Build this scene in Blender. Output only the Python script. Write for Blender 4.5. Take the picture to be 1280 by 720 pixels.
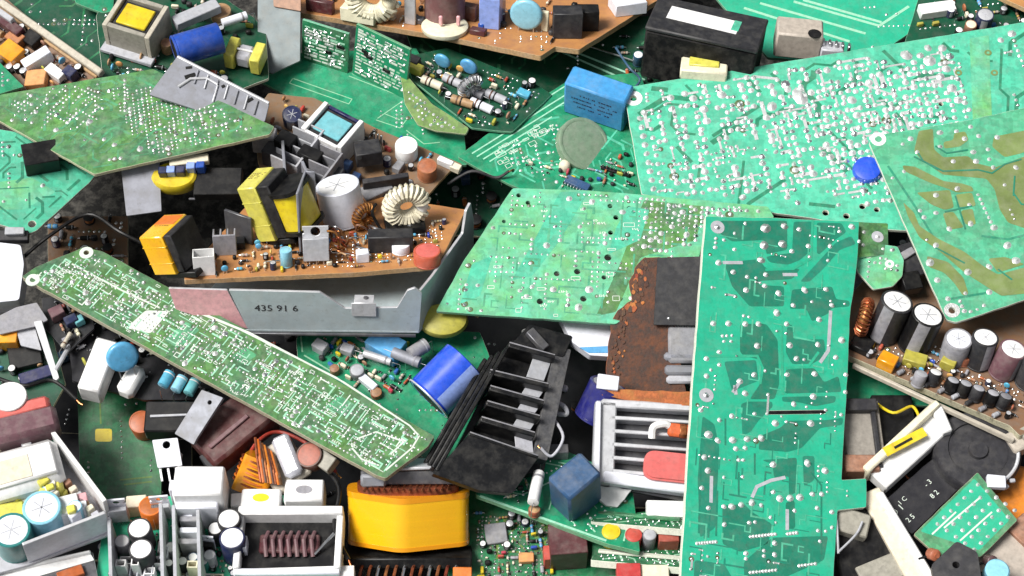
import bpy, bmesh, math, random
from mathutils import Vector, Matrix
from mathutils.geometry import tessellate_polygon

for _o in list(bpy.data.objects):
    bpy.data.objects.remove(_o)
S = bpy.context.scene
COL = S.collection
U = 0.0005                      # one drawing unit = half a millimetre

# ------------------------------------------------------------------ camera
PITCH = math.radians(42)
FOV = math.radians(30)
D0 = 640 / math.tan(FOV / 2)    # distance (units) at which 1 unit covers 1 px of a 1280 px wide picture
CR = Vector((1, 0, 0))
CF = Vector((0, math.cos(PITCH), -math.sin(PITCH)))
CU = Vector((0, math.sin(PITCH), math.cos(PITCH)))
TARGET = Vector((0, 0, 0.21)) / U
CAM = TARGET - CF * D0
cam = bpy.data.cameras.new('camera')
cam.angle = FOV
cam.sensor_width = 36
cam.clip_start = 0.01
cam.clip_end = 100
cam_o = bpy.data.objects.new('camera', cam)
COL.objects.link(cam_o)
cam_o.matrix_world = Matrix.Translation(CAM * U) @ Matrix((CR, CU, -CF)).transposed().to_4x4()
S.camera = cam_o
S.render.resolution_x, S.render.resolution_y = 1024, 576

# ------------------------------------------------------------------ light: bright hazy daylight
SUN_EL, SUN_AZ = math.radians(54), math.radians(-62)   # azimuth from -Y (behind the camera) towards -X
w = bpy.data.worlds.new('World')
S.world = w
w.use_nodes = True
nt = w.node_tree
bg = nt.nodes['Background']
sky = nt.nodes.new('ShaderNodeTexSky')
sky.sky_type = 'NISHITA'
sky.sun_disc = False
sky.sun_elevation = SUN_EL
sky.sun_rotation = math.pi - SUN_AZ
sky.air_density = 1.0
sky.dust_density = 4.0
sky.ozone_density = 1.0
hs = nt.nodes.new('ShaderNodeHueSaturation')     # thin cloud takes the blue out of the sky
hs.inputs['Saturation'].default_value = 0.22
nt.links.new(sky.outputs[0], hs.inputs['Color'])
nt.links.new(hs.outputs[0], bg.inputs['Color'])
bg.inputs['Strength'].default_value = 0.056
sun = bpy.data.lights.new('sun', 'SUN')
sun.energy = 3.8
sun.angle = math.radians(24)
sun.color = (1.0, 0.97, 0.92)
sun_o = bpy.data.objects.new('sun', sun)
COL.objects.link(sun_o)
_d = Vector((math.sin(SUN_AZ) * math.cos(SUN_EL), -math.cos(SUN_AZ) * math.cos(SUN_EL), math.sin(SUN_EL)))
sun_o.rotation_euler = _d.to_track_quat('Z', 'Y').to_euler()
S.view_settings.view_transform = 'Standard'
S.view_settings.look = 'None'
S.view_settings.gamma = 1
S.view_settings.exposure = 0.5
S.render.engine = 'CYCLES'

# ------------------------------------------------------------------ materials
MATS = {}
def mat(key, col=(.5, .5, .5), rough=.5, metal=0., var=.12, scale=300., bump=0., bscale=900., coat=0.,
        dust=.12, alpha=1., trans=0., col2=None, spec=.5, rust=None, hue=0.02, pcb=0., dustc=(.36, .34, .30), grime=.42):
    """Procedural material: base colour broken up by noise, random per object, roughness variation, dust film."""
    if key in MATS:
        return MATS[key]
    m = bpy.data.materials.new(key)
    m.use_nodes = True
    t = m.node_tree
    N, L = t.nodes, t.links
    b = N['Principled BSDF']
    tc = N.new('ShaderNodeTexCoord')
    oi = N.new('ShaderNodeObjectInfo')
    off = N.new('ShaderNodeVectorMath'); off.operation = 'MULTIPLY_ADD'
    off.inputs[1].default_value = (1, 1, 1)
    comb = N.new('ShaderNodeCombineXYZ')
    L.new(oi.outputs['Random'], comb.inputs[0]); L.new(oi.outputs['Random'], comb.inputs[1])
    L.new(tc.outputs['Object'], off.inputs[0]); L.new(comb.outputs[0], off.inputs[2])
    n1 = N.new('ShaderNodeTexNoise'); n1.inputs['Scale'].default_value = scale
    n1.inputs['Detail'].default_value = 6; n1.inputs['Roughness'].default_value = .62
    L.new(off.outputs[0], n1.inputs['Vector'])
    hsv = N.new('ShaderNodeHueSaturation')
    base = N.new('ShaderNodeMix'); base.data_type = 'RGBA'
    c2 = col2 if col2 else tuple(min(1, c * (1 - 2.2 * var)) for c in col)
    base.inputs['A'].default_value = (*col, 1); base.inputs['B'].default_value = (*c2, 1)
    rmp = N.new('ShaderNodeMapRange')
    rmp.inputs['From Min'].default_value = .38; rmp.inputs['From Max'].default_value = .68
    L.new(n1.outputs['Fac'], rmp.inputs['Value'])
    L.new(rmp.outputs[0], base.inputs['Factor'])
    L.new(base.outputs['Result'], hsv.inputs['Color'])
    mr = N.new('ShaderNodeMapRange'); mr.inputs['To Min'].default_value = .5 - hue; mr.inputs['To Max'].default_value = .5 + hue
    L.new(oi.outputs['Random'], mr.inputs['Value']); L.new(mr.outputs[0], hsv.inputs['Hue'])
    mv = N.new('ShaderNodeMapRange'); mv.inputs['To Min'].default_value = 1 - var; mv.inputs['To Max'].default_value = 1 + var * .6
    L.new(oi.outputs['Random'], mv.inputs['Value']); L.new(mv.outputs[0], hsv.inputs['Value'])
    last = hsv.outputs[0]
    if pcb:
        # copper under the lacquer: blocky two-tone fields, finer lines, flux stains and yellowing, scuffs
        def vor(sc, metric, lo, hi):
            v = N.new('ShaderNodeTexVoronoi'); v.distance = metric; v.feature = 'F1'; v.inputs['Scale'].default_value = sc
            L.new(tc.outputs['Object'], v.inputs['Vector'])
            sep = N.new('ShaderNodeSeparateColor'); L.new(v.outputs['Color'], sep.inputs[0])
            g = N.new('ShaderNodeMapRange'); g.inputs['From Min'].default_value = .45; g.inputs['From Max'].default_value = .55
            g.inputs['To Min'].default_value = lo; g.inputs['To Max'].default_value = hi
            L.new(sep.outputs[0], g.inputs['Value']); return g.outputs[0]
        def mul(a, f):
            mx = N.new('ShaderNodeMix'); mx.data_type = 'RGBA'; mx.blend_type = 'MULTIPLY'; mx.inputs['Factor'].default_value = 1
            cc = N.new('ShaderNodeCombineColor')
            for q in range(3): L.new(f, cc.inputs[q])
            L.new(a, mx.inputs['A']); L.new(cc.outputs[0], mx.inputs['B']); return mx.outputs['Result']
        last = mul(last, vor(170, 'CHEBYCHEV', 1 - .30 * pcb, 1 + .10 * pcb))
        last = mul(last, vor(420, 'MANHATTAN', 1 - .22 * pcb, 1 + .08 * pcb))
        def stain(sc, lo, hi, colr, amt, dist=0.):
            n = N.new('ShaderNodeTexNoise'); n.inputs['Scale'].default_value = sc; n.inputs['Detail'].default_value = 7
            n.inputs['Roughness'].default_value = .6; n.inputs['Distortion'].default_value = dist
            L.new(off.outputs[0], n.inputs['Vector'])
            g = N.new('ShaderNodeMapRange'); g.inputs['From Min'].default_value = lo; g.inputs['From Max'].default_value = hi; g.inputs['To Max'].default_value = amt
            L.new(n.outputs['Fac'], g.inputs['Value'])
            mx = N.new('ShaderNodeMix'); mx.data_type = 'RGBA'; mx.inputs['B'].default_value = (*colr, 1)
            L.new(g.outputs[0], mx.inputs['Factor']); L.new(last, mx.inputs['A']); return mx.outputs['Result']
        last = stain(24, .52, .74, tuple(c * .7 + d for c, d in zip(col, (.07, .08, .0))), .40 * pcb, .2)
        last = stain(60, .58, .80, (.10, .085, .03), .28 * pcb, .3)
        last = stain(300, .60, .80, (.40, .50, .42), .25 * pcb)
    n2 = N.new('ShaderNodeTexNoise'); n2.inputs['Scale'].default_value = 120; n2.inputs['Detail'].default_value = 8
    n2.inputs['Roughness'].default_value = .7
    L.new(off.outputs[0], n2.inputs['Vector'])
    dr = N.new('ShaderNodeMapRange'); dr.inputs['From Min'].default_value = .45; dr.inputs['From Max'].default_value = .75
    dr.inputs['To Max'].default_value = dust * 2.8
    L.new(n2.outputs['Fac'], dr.inputs['Value'])
    dm = N.new('ShaderNodeMix'); dm.data_type = 'RGBA'
    dm.inputs['B'].default_value = (*dustc, 1)
    L.new(dr.outputs[0], dm.inputs['Factor']); L.new(last, dm.inputs['A'])
    n4 = N.new('ShaderNodeTexNoise'); n4.inputs['Scale'].default_value = 260; n4.inputs['Detail'].default_value = 9; n4.inputs['Roughness'].default_value = .75
    L.new(off.outputs[0], n4.inputs['Vector'])                      # specks of grime
    gr = N.new('ShaderNodeMapRange'); gr.inputs['From Min'].default_value = .56; gr.inputs['From Max'].default_value = .74; gr.inputs['To Max'].default_value = grime
    L.new(n4.outputs['Fac'], gr.inputs['Value'])
    gm = N.new('ShaderNodeMix'); gm.data_type = 'RGBA'; gm.inputs['B'].default_value = (.045, .038, .028, 1)
    L.new(gr.outputs[0], gm.inputs['Factor']); L.new(dm.outputs['Result'], gm.inputs['A'])
    L.new(gm.outputs['Result'], b.inputs['Base Color'])
    rr = N.new('ShaderNodeMapRange')
    rr.inputs['To Min'].default_value = max(.02, rough - .12); rr.inputs['To Max'].default_value = min(1, rough + .18)
    L.new(n2.outputs['Fac'], rr.inputs['Value']); L.new(rr.outputs[0], b.inputs['Roughness'])
    b.inputs['Metallic'].default_value = metal
    b.inputs['Specular IOR Level'].default_value = spec
    if coat:
        b.inputs['Coat Weight'].default_value = coat; b.inputs['Coat Roughness'].default_value = .16
    if trans:
        b.inputs['Transmission Weight'].default_value = trans
    if bump:
        bn = N.new('ShaderNodeBump'); bn.inputs['Strength'].default_value = bump; bn.inputs['Distance'].default_value = .0006
        n3 = N.new('ShaderNodeTexNoise'); n3.inputs['Scale'].default_value = bscale; n3.inputs['Detail'].default_value = 4
        L.new(off.outputs[0], n3.inputs['Vector']); L.new(n3.outputs['Fac'], bn.inputs['Height'])
        L.new(bn.outputs[0], b.inputs['Normal'])
    MATS[key] = m
    return m

def defmats():
    # solder mask colours
    mat('mask_teal', (.020, .385, .225), .42, var=.10, scale=60, col2=(.016, .34, .20), spec=.35, dust=.05, hue=.004, pcb=.18, coat=.30)
    mat('mask_teal_dark', (.012, .205, .130), .44, var=.10, scale=60, spec=.35, dust=.05, hue=.004, pcb=.18, coat=.30)
    mat('mask_mint', (.075, .46, .30), .46, var=.08, scale=50, col2=(.06, .41, .26), spec=.35, dust=.07, hue=.004, pcb=.4, coat=.30)
    mat('mask_mint_dark', (.018, .22, .125), .46, var=.08, scale=50, spec=.35, dust=.07, hue=.004, pcb=.4, coat=.30)
    mat('mask_pale', (.11, .46, .29), .48, var=.10, scale=40, col2=(.13, .40, .14), spec=.35, dust=.08, hue=.004, pcb=.4, coat=.30)
    mat('mask_pale_dark', (.075, .38, .22), .48, var=.10, scale=40, spec=.35, dust=.08, hue=.004, pcb=.4, coat=.30)
    mat('mask_green', (.016, .19, .075), .44, var=.14, scale=60, spec=.35, dust=.09, hue=.005, pcb=.7, coat=.30)
    mat('mask_green_lt', (.08, .33, .16), .48, var=.14, scale=60, spec=.35, dust=.09, hue=.005, pcb=.7, coat=.30)
    mat('mask_sage', (.055, .175, .085), .46, var=.16, scale=45, col2=(.10, .26, .055), spec=.35, dust=.10, hue=.004, pcb=.7, coat=.30)
    mat('mask_emerald', (.010, .275, .135), .40, var=.10, scale=50, spec=.35, dust=.06, hue=.004, pcb=.4, coat=.30)
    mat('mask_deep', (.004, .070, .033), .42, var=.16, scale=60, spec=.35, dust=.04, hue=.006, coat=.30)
    mat('mask_olive', (.115, .22, .035), .48, var=.14, scale=60, spec=.35, dust=.08, hue=.004, pcb=.7, coat=.30)
    mat('trace_olive', (.165, .225, .070), .36, var=.12, scale=80, spec=.5, dust=.08, hue=.004)
    mat('mask_jade', (.065, .37, .215), .42, var=.08, scale=50, col2=(.07, .34, .18), spec=.4, dust=.07, hue=.004, pcb=.5, coat=.3)
    mat('flux', (.09, .13, .05), .35, var=.2, scale=500, coat=.4, dust=.05)
    mat('tape_amber', (.84, .47, .006), .24, var=.03, scale=30, col2=(.82, .42, .006), dust=.0, coat=.9, hue=.002, grime=.10)
    mat('tape_amber_dark', (.74, .30, .004), .24, var=.03, scale=30, col2=(.70, .26, .004), dust=.0, coat=.9, hue=.002, grime=.10)
    mat('mask_red', (.32, .055, .05), .4, var=.1, coat=.30)
    mat('mask_navy', (.012, .016, .06), .35, var=.1, coat=.30)
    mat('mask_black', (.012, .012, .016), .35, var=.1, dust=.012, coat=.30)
    mat('phenolic', (.52, .26, .085), .45, var=.16, scale=120, col2=(.40, .17, .05), dust=.06, hue=.006)
    mat('phenolic_edge', (.55, .36, .17), .7, var=.18, scale=700, hue=.006)
    mat('brown_board', (.235, .135, .070), .5, var=.18, scale=120, dust=.12)
    mat('fr4_edge', (.50, .48, .33), .6, var=.18, scale=900)
    mat('fr4_edge_white', (.66, .68, .58), .6, var=.10, scale=900, dust=.05)
    mat('fr4_edge_green', (.16, .42, .25), .55, var=.15, scale=700)
    mat('silk', (.62, .70, .62), .6, var=.08, scale=900, dust=.1, grime=.10)
    mat('silk_green', (.30, .62, .42), .5, var=.12, scale=500)
    # metals
    mat('solder', (.86, .87, .88), .24, 1, var=.12, scale=900, bump=.25, bscale=1400, dust=.02, grime=.10)
    mat('solder_dull', (.80, .81, .80), .42, .85, var=.14, scale=900, bump=.3, bscale=1200, dust=.05, grime=.10)
    mat('solder_white', (.78, .79, .79), .30, .55, var=.10, scale=900, bump=.25, bscale=1400, dust=.03, grime=.10)
    mat('lead', (.72, .73, .75), .28, 1, var=.1, grime=.10)
    mat('aluminium', (.26, .27, .31), .58, .3, var=.14, scale=120, dust=.10, hue=.004)
    mat('aluminium_bright', (.60, .61, .64), .48, .4, var=.10, scale=140, dust=.05, hue=.004)
    mat('zinc', (.45, .53, .555), .55, .3, var=.20, scale=70, dust=.12, hue=.006, col2=(.37, .44, .46))
    mat('steel_grey', (.20, .235, .245), .6, .25, var=.14, scale=70, dust=.12, hue=.006)
    mat('steel_dark', (.17, .17, .19), .40, .6, var=.2, scale=100, dust=.12)
    mat('black_anodised', (.008, .0085, .010), .40, .1, var=.15, scale=200, dust=.04)
    mat('black_anodised_worn', (.13, .13, .14), .5, .3, var=.2, scale=500, dust=.12)
    mat('copper', (.62, .23, .085), .30, .85, var=.22, scale=300, dust=.03)
    mat('copper_dull', (.40, .12, .045), .36, .6, var=.3, scale=260, dust=.03)
    mat('rust', (.085, .042, .026), .85, .0, var=.3, scale=420, col2=(.042, .034, .028), bump=1., bscale=500, dust=.22, dustc=(.22, .070, .022))
    mat('rust_orange', (.40, .10, .035), .85, .0, var=.3, scale=240, col2=(.14, .042, .020), bump=1.0, bscale=620, dust=.30, dustc=(.55, .24, .06))
    # plastics
    mat('black', (.006, .006, .007), .42, spec=.3, var=.2, dust=.02)
    mat('black_matt', (.005, .005, .006), .62, spec=.2, var=.2, dust=.04)
    mat('ferrite', (.018, .018, .021), .6, spec=.3, var=.2, scale=500, dust=.04)
    mat('charcoal', (.026, .026, .031), .5, spec=.4, var=.18, dust=.04)
    mat('grey', (.27, .27, .30), .5, var=.14, dust=.14)
    mat('grey_light', (.42, .43, .47), .5, var=.10, dust=.12)
    mat('grey_warm', (.30, .28, .24), .55, var=.14, dust=.16)
    mat('white', (.80, .80, .80), .42, var=.06, dust=.08, hue=.003, grime=.10)
    mat('white_cool', (.74, .76, .84), .35, var=.06, dust=.06, hue=.003, grime=.10)
    mat('cream', (.74, .68, .52), .5, var=.08, dust=.10)
    mat('beige', (.48, .43, .36), .55, var=.12, dust=.12)
    mat('yellow', (.72, .58, .018), .34, var=.10, scale=130, col2=(.60, .44, .012), dust=.04, coat=.25, hue=.004)
    mat('yellow_lemon', (.66, .62, .10), .36, var=.10, dust=.05, coat=.2, hue=.004)
    mat('amber', (.78, .36, .008), .28, var=.10, scale=80, col2=(.66, .22, .004), dust=.02, coat=.8, hue=.004)
    mat('amber_yellow', (.84, .50, .008), .26, var=.06, scale=60, col2=(.80, .36, .006), dust=.015, coat=.8, hue=.004)
    mat('orange', (.70, .20, .020), .40, var=.12, dust=.05)
    mat('orange_soft', (.72, .38, .12), .45, var=.12, dust=.06)
    mat('red_orange', (.40, .075, .02), .4, var=.12, dust=.05)
    mat('blue', (.015, .085, .62), .26, var=.10, coat=.5, dust=.04, hue=.004)
    mat('blue_pale', (.26, .38, .78), .35, var=.10, coat=.3, dust=.05, hue=.004)
    mat('blue_royal', (.015, .10, .42), .3, var=.12, coat=.3, dust=.06)
    mat('blue_box', (.055, .29, .60), .40, var=.10, dust=.07, hue=.004)
    mat('blue_sky', (.10, .40, .66), .34, var=.10, coat=.3, dust=.05)
    mat('blue_light', (.26, .58, .74), .30, var=.08, coat=.4, dust=.03, hue=.004)
    mat('blue_steel', (.030, .085, .19), .42, var=.12, dust=.08)
    mat('navy', (.012, .018, .075), .34, var=.15, dust=.06)
    mat('violet', (.022, .012, .15), .28, var=.12, coat=.5, dust=.04)
    mat('teal_sleeve', (.012, .19, .17), .3, var=.1, coat=.3, dust=.05)
    mat('maroon', (.085, .022, .026), .38, var=.16, dust=.08)
    mat('red', (.48, .055, .045), .4, var=.1, dust=.06)
    mat('salmon', (.62, .135, .115), .45, var=.08, dust=.05, hue=.004)
    mat('pink', (.80, .42, .45), .42, .1, var=.12, dust=.10, hue=.004)
    mat('olive_epoxy', (.42, .40, .055), .5, var=.12, dust=.05)
    mat('brown', (.12, .045, .020), .5, var=.2, dust=.08)
    mat('tan', (.40, .22, .12), .5, var=.18, dust=.08)
    mat('terracotta', (.40, .13, .060), .5, var=.15, dust=.08)
    mat('pale_cyan', (.16, .46, .52), .35, var=.1, dust=.06)
    mat('buzzer', (.20, .30, .20), .5, var=.1, dust=.14)
    mat('lens', (.55, .55, .62), .08, var=.1, dust=.02, spec=.8)
    mat('ground', (.010, .0095, .009), .9, var=.3, scale=40, bump=.8, bscale=200)
    mat('plum', (.16, .075, .085), .45, var=.12, dust=.10)
defmats()
def M(k):
    return MATS[k]

# ------------------------------------------------------------------ mesh builder
class MB:
    def __init__(s):
        s.v = []; s.f = []; s.m = []; s.mats = []
    def mi(s, k):
        if k not in s.mats: s.mats.append(k)
        return s.mats.index(k)
    def add(s, vs, fs, k, T=None):
        o = len(s.v)
        if T is not None: vs = [T @ Vector(p) for p in vs]
        s.v += [tuple(p) for p in vs]
        i = s.mi(k)
        for f in fs:
            s.f.append(tuple(o + a for a in f)); s.m.append(i)
        return s
    def box(s, c, d, k, b=.6, T=None):
        """chamfered box, centre c, full size d"""
        hx, hy, hz = d[0] / 2, d[1] / 2, d[2] / 2
        b = min(b, hx * .6, hy * .6, hz * .6)
        vs = []; idx = {}
        for sx in (-1, 1):
            for sy in (-1, 1):
                for sz in (-1, 1):
                    for ax in range(3):
                        p = [sx * (hx - b), sy * (hy - b), sz * (hz - b)]
                        p[ax] = (sx * hx, sy * hy, sz * hz)[ax]
                        idx[(sx, sy, sz, ax)] = len(vs)
                        vs.append((c[0] + p[0], c[1] + p[1], c[2] + p[2]))
        fs = []
        sg = (-1, 1)
        for ax in range(3):
            o = [a for a in range(3) if a != ax]
            for q in sg:
                r = []
                for (a, e) in ((-1, -1), (1, -1), (1, 1), (-1, 1)):
                    t = [0, 0, 0]; t[ax] = q; t[o[0]] = a; t[o[1]] = e
                    r.append(idx[(*t, ax)])
                fs.append(r)
        for ax in range(3):          # edges along ax
            o = [a for a in range(3) if a != ax]
            for a in sg:
                for e in sg:
                    t1 = [0, 0, 0]; t1[o[0]] = a; t1[o[1]] = e
                    t2 = list(t1); t1[ax] = -1; t2[ax] = 1
                    fs.append([idx[(*t1, o[0])], idx[(*t1, o[1])], idx[(*t2, o[1])], idx[(*t2, o[0])]])
        for sx in sg:
            for sy in sg:
                for sz in sg:
                    fs.append([idx[(sx, sy, sz, a)] for a in range(3)])
        return s.add(vs, fs, k, T)
    def lathe(s, prof, k, n=20, T=None, cap0=True, cap1=True):
        """revolve (r, z) profile about z"""
        vs = []; fs = []
        for r, z in prof:
            for i in range(n):
                a = 2 * math.pi * i / n
                vs.append((r * math.cos(a), r * math.sin(a), z))
        for j in range(len(prof) - 1):
            for i in range(n):
                i2 = (i + 1) % n
                fs.append((j * n + i, j * n + i2, (j + 1) * n + i2, (j + 1) * n + i))
        if cap0: fs.append(tuple(range(n - 1, -1, -1)))
        if cap1: fs.append(tuple((len(prof) - 1) * n + i for i in range(n)))
        return s.add(vs, fs, k, T)
    def tube(s, pts, r, k, n=7, T=None, closed=False):
        pts = [Vector(p) for p in pts]
        m = len(pts); vs = []; fs = []
        ref = None
        for j in range(m):
            if closed: t = pts[(j + 1) % m] - pts[j - 1]
            else: t = pts[min(j + 1, m - 1)] - pts[max(j - 1, 0)]
            if t.length < 1e-9: t = Vector((0, 0, 1))
            t.normalize()
            if ref is None or abs(ref.dot(t)) > .98:
                ref = Vector((0, 0, 1)) if abs(t.z) < .9 else Vector((1, 0, 0))
            x = (ref - t * ref.dot(t)).normalized(); y = t.cross(x); ref = x
            rr = r[j] if isinstance(r, (list, tuple)) else r
            for i in range(n):
                a = 2 * math.pi * i / n
                vs.append(pts[j] + x * (rr * math.cos(a)) + y * (rr * math.sin(a)))
        for j in range(m if closed else m - 1):
            for i in range(n):
                i2 = (i + 1) % n; j2 = (j + 1) % m
                fs.append((j * n + i, j * n + i2, j2 * n + i2, j2 * n + i))
        if not closed:
            fs.append(tuple(range(n - 1, -1, -1))); fs.append(tuple((m - 1) * n + i for i in range(n)))
        return s.add(vs, fs, k, T)
    def prism(s, poly, z0, z1, k, kside=None, T=None):
        n = len(poly)
        if sum(poly[i][0] * poly[(i + 1) % n][1] - poly[(i + 1) % n][0] * poly[i][1] for i in range(n)) < 0:
            poly = poly[::-1]
        vs = [(p[0], p[1], z0) for p in poly] + [(p[0], p[1], z1) for p in poly]
        s.add(vs, [tuple(range(n - 1, -1, -1)), tuple(range(n, 2 * n))], k, T)
        s.add(vs, [(i, (i + 1) % n, n + (i + 1) % n, n + i) for i in range(n)], kside or k, T)
        return s
    def strip(s, pts, wd, z0, z1, k, T=None):
        """flat ribbon following 2-D pts, width wd, with thickness (a trace)"""
        pts = [Vector((p[0], p[1])) for p in pts]
        L = []; R = []
        for j in range(len(pts)):
            d1 = (pts[j] - pts[j - 1]).normalized() if j else None
            d2 = (pts[j + 1] - pts[j]).normalized() if j < len(pts) - 1 else None
            d = (d1 + d2) if d1 is not None and d2 is not None else (d1 if d2 is None else d2)
            if d.length < 1e-6: d = d1
            d.normalize()
            nrm = Vector((-d.y, d.x))
            sc = 1.0
            if d1 is not None: sc = 1 / max(.5, abs(nrm.dot(Vector((-d1.y, d1.x)))))
            L.append(pts[j] + nrm * wd / 2 * sc); R.append(pts[j] - nrm * wd / 2 * sc)
        n = len(pts)
        vs = [(p.x, p.y, z1) for p in L] + [(p.x, p.y, z1) for p in R] + [(p.x, p.y, z0) for p in L] + [(p.x, p.y, z0) for p in R]
        fs = []
        for j in range(n - 1):
            fs.append((j, n + j, n + j + 1, j + 1))
            fs.append((2 * n + j, j, j + 1, 2 * n + j + 1))
            fs.append((n + j, 3 * n + j, 3 * n + j + 1, n + j + 1))
        fs.append((0, 2 * n, 3 * n, n)); fs.append((n - 1, 2 * n - 1, 4 * n - 1, 3 * n - 1))
        return s.add(vs, fs, k, T)
    def dome(s, x, y, r, h, k, z=0, n=8, sq=1., pin=True, rot=0.):
        """solder fillet: low dome, slightly concave flanks, with a lead stub"""
        prof = [(r, 0), (r * .82, h * .38), (r * .5, h * .78), (r * .2, h)]
        if pin: prof = [(r, 0), (r * .74, h * .36), (r * .42, h * .8), (r * .26, h * 1.25), (r * .16, h * 1.45)]
        T = Matrix.Translation((x, y, z)) @ Matrix.Rotation(rot, 4, 'Z') @ Matrix.Diagonal((1, sq, 1, 1))
        return s.lathe(prof, k, n, T, cap0=False)
    def mesh(s, name, angle=40):
        me = bpy.data.meshes.new(name)
        me.from_pydata([(a * U, b * U, c * U) for a, b, c in s.v], [], s.f)
        for k in s.mats: me.materials.append(M(k))
        me.polygons.foreach_set('material_index', s.m)
        me.polygons.foreach_set('use_smooth', [True] * len(s.f))
        bm = bmesh.new(); bm.from_mesh(me)
        bmesh.ops.recalc_face_normals(bm, faces=bm.faces)
        bm.to_mesh(me); bm.free()
        me.set_sharp_from_angle(angle=math.radians(angle))
        me.update()
        return me

def link(name, me, parent=None, mw=None, stuff=False, label=None):
    o = bpy.data.objects.new(name, me)
    COL.objects.link(o)
    if parent is not None: o.parent = parent
    if mw is not None: o.matrix_local = mw
    if stuff: o['kind'] = 'stuff'
    if label: o['label'] = label
    return o
def LM(x=0, y=0, z=0, rz=0, rx=0, ry=0):
    """local matrix in drawing units / degrees"""
    R = math.radians
    return Matrix.Translation((x * U, y * U, z * U)) @ Matrix.Rotation(R(rz), 4, 'Z') @ Matrix.Rotation(R(ry), 4, 'Y') @ Matrix.Rotation(R(rx), 4, 'X')

# ------------------------------------------------------------------ frames: planes of the pile
PB, PC = .5, math.sqrt(.75)     # mean pile surface in camera axes: (right 0, up PB, towards PC)
def ray(px, py):
    return (CF * D0 + CR * (px - 640) + CU * (360 - py)).normalized()
def camvec(a, b):
    return CR * a + CU * b - CF * math.sqrt(max(.0025, 1 - a * a - b * b))
PN = camvec(0, PB)
def pile(px, py, lift=0):
    """point on the pile's mean surface under a picture position, raised by lift towards the eye"""
    r = ray(px, py)
    t = (TARGET - CAM).dot(PN) / r.dot(PN)
    return CAM + r * (t - lift)

class Frame:
    """a thing: Empty at a plane given by a picture position, a height above the pile, and a tilt"""
    def __init__(s, name, label, cat, anchor, tilt=(0, .5), xdir=(1, 0), group=None):
        s.P = pile(*anchor)
        s.N = camvec(*tilt).normalized()
        s.name = name
        s.P0 = s.P
        p2 = s.hit(anchor[0] + xdir[0] * 5, anchor[1] + xdir[1] * 5)
        s.X = (p2 - s.P).normalized(); s.Y = s.N.cross(s.X)
        s.root = bpy.data.objects.new(name, None)
        s.root.empty_display_size = .01
        COL.objects.link(s.root)
        s.root.matrix_world = Matrix.Translation(s.P * U) @ Matrix((s.X, s.Y, s.N)).transposed().to_4x4()
        s.root['label'] = label; s.root['category'] = cat
        if group: s.root['group'] = group
        s.t = 0
    def hit(s, px, py, h=0):
        r = ray(px, py)
        P = s.P + s.N * h
        return CAM + r * ((P - CAM).dot(s.N) / r.dot(s.N))
    def loc(s, px, py, h=0):
        d = s.hit(px, py, h) - s.P
        return (d.dot(s.X), d.dot(s.Y))
    def ang(s, x1, y1, x2, y2):
        a = s.loc(x1, y1); b = s.loc(x2, y2)
        return math.degrees(math.atan2(b[1] - a[1], b[0] - a[0]))
    def dist(s, x1, y1, x2, y2):
        a = s.loc(x1, y1); b = s.loc(x2, y2)
        return math.hypot(b[0] - a[0], b[1] - a[1])
    def add(s, name, mb, mw=None, parent=None, stuff=False, label=None, angle=40):
        me = mb.mesh(name, angle) if isinstance(mb, MB) else mb
        return link(name, me, parent or s.root, mw, stuff, label)

# ------------------------------------------------------------------ circuit boards
def roundpoly(pts, r=2.5, seg=3):
    out = []
    n = len(pts)
    for i in range(n):
        p = Vector(pts[i]); a = Vector(pts[i - 1]); b = Vector(pts[(i + 1) % n])
        da, db = (a - p), (b - p)
        rr = min(r, da.length * .4, db.length * .4)
        q0 = p + da.normalized() * rr; q1 = p + db.normalized() * rr
        for k in range(seg + 1):
            t = k / seg
            out.append(tuple(q0 * (1 - t) ** 2 + p * 2 * t * (1 - t) + q1 * t * t))
    return out
def circle(x, y, r, n=12):
    return [(x + r * math.cos(2 * math.pi * i / n), y + r * math.sin(2 * math.pi * i / n)) for i in range(n)]
def slab_mesh(name, outer, holes, t, kface, kedge, kback=None, bev=.35):
    cu = bpy.data.curves.new('tmp', 'CURVE')
    cu.dimensions = '2D'; cu.fill_mode = 'BOTH'
    cu.extrude = (t / 2 - bev) * U; cu.bevel_depth = bev * U; cu.bevel_resolution = 0; cu.offset = -bev * U
    for poly in [outer] + holes:
        sp = cu.splines.new('POLY'); sp.points.add(len(poly) - 1); sp.use_cyclic_u = True
        for i, p in enumerate(poly): sp.points[i].co = (p[0] * U, p[1] * U, 0, 1)
    ob = bpy.data.objects.new('tmp', cu)
    me = bpy.data.meshes.new_from_object(ob)
    bpy.data.objects.remove(ob); bpy.data.curves.remove(cu)
    me.name = name
    me.materials.clear()
    for k in (kface, kedge, kback or kface): me.materials.append(M(k))
    zoff = -t / 2 * U
    for v in me.vertices: v.co.z += zoff
    for p in me.polygons:
        p.use_smooth = False
        p.material_index = 0 if p.normal.z > .9 else (2 if p.normal.z < -.9 else 1)
    return me

def ragged(pts, rng, amp=.6, step=14):
    """add small irregularities along an outline"""
    out = []
    n = len(pts)
    for i in range(n):
        a = Vector(pts[i]); b = Vector(pts[(i + 1) % n])
        k = max(1, int((b - a).length / step))
        nrm = (b - a).normalized().orthogonal() if (b - a).length > 0 else Vector((0, 0))
        for j in range(k):
            q = a.lerp(b, j / k)
            if j: q = q + nrm * rng.uniform(-amp, amp)
            out.append((q.x, q.y))
    return out

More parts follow.
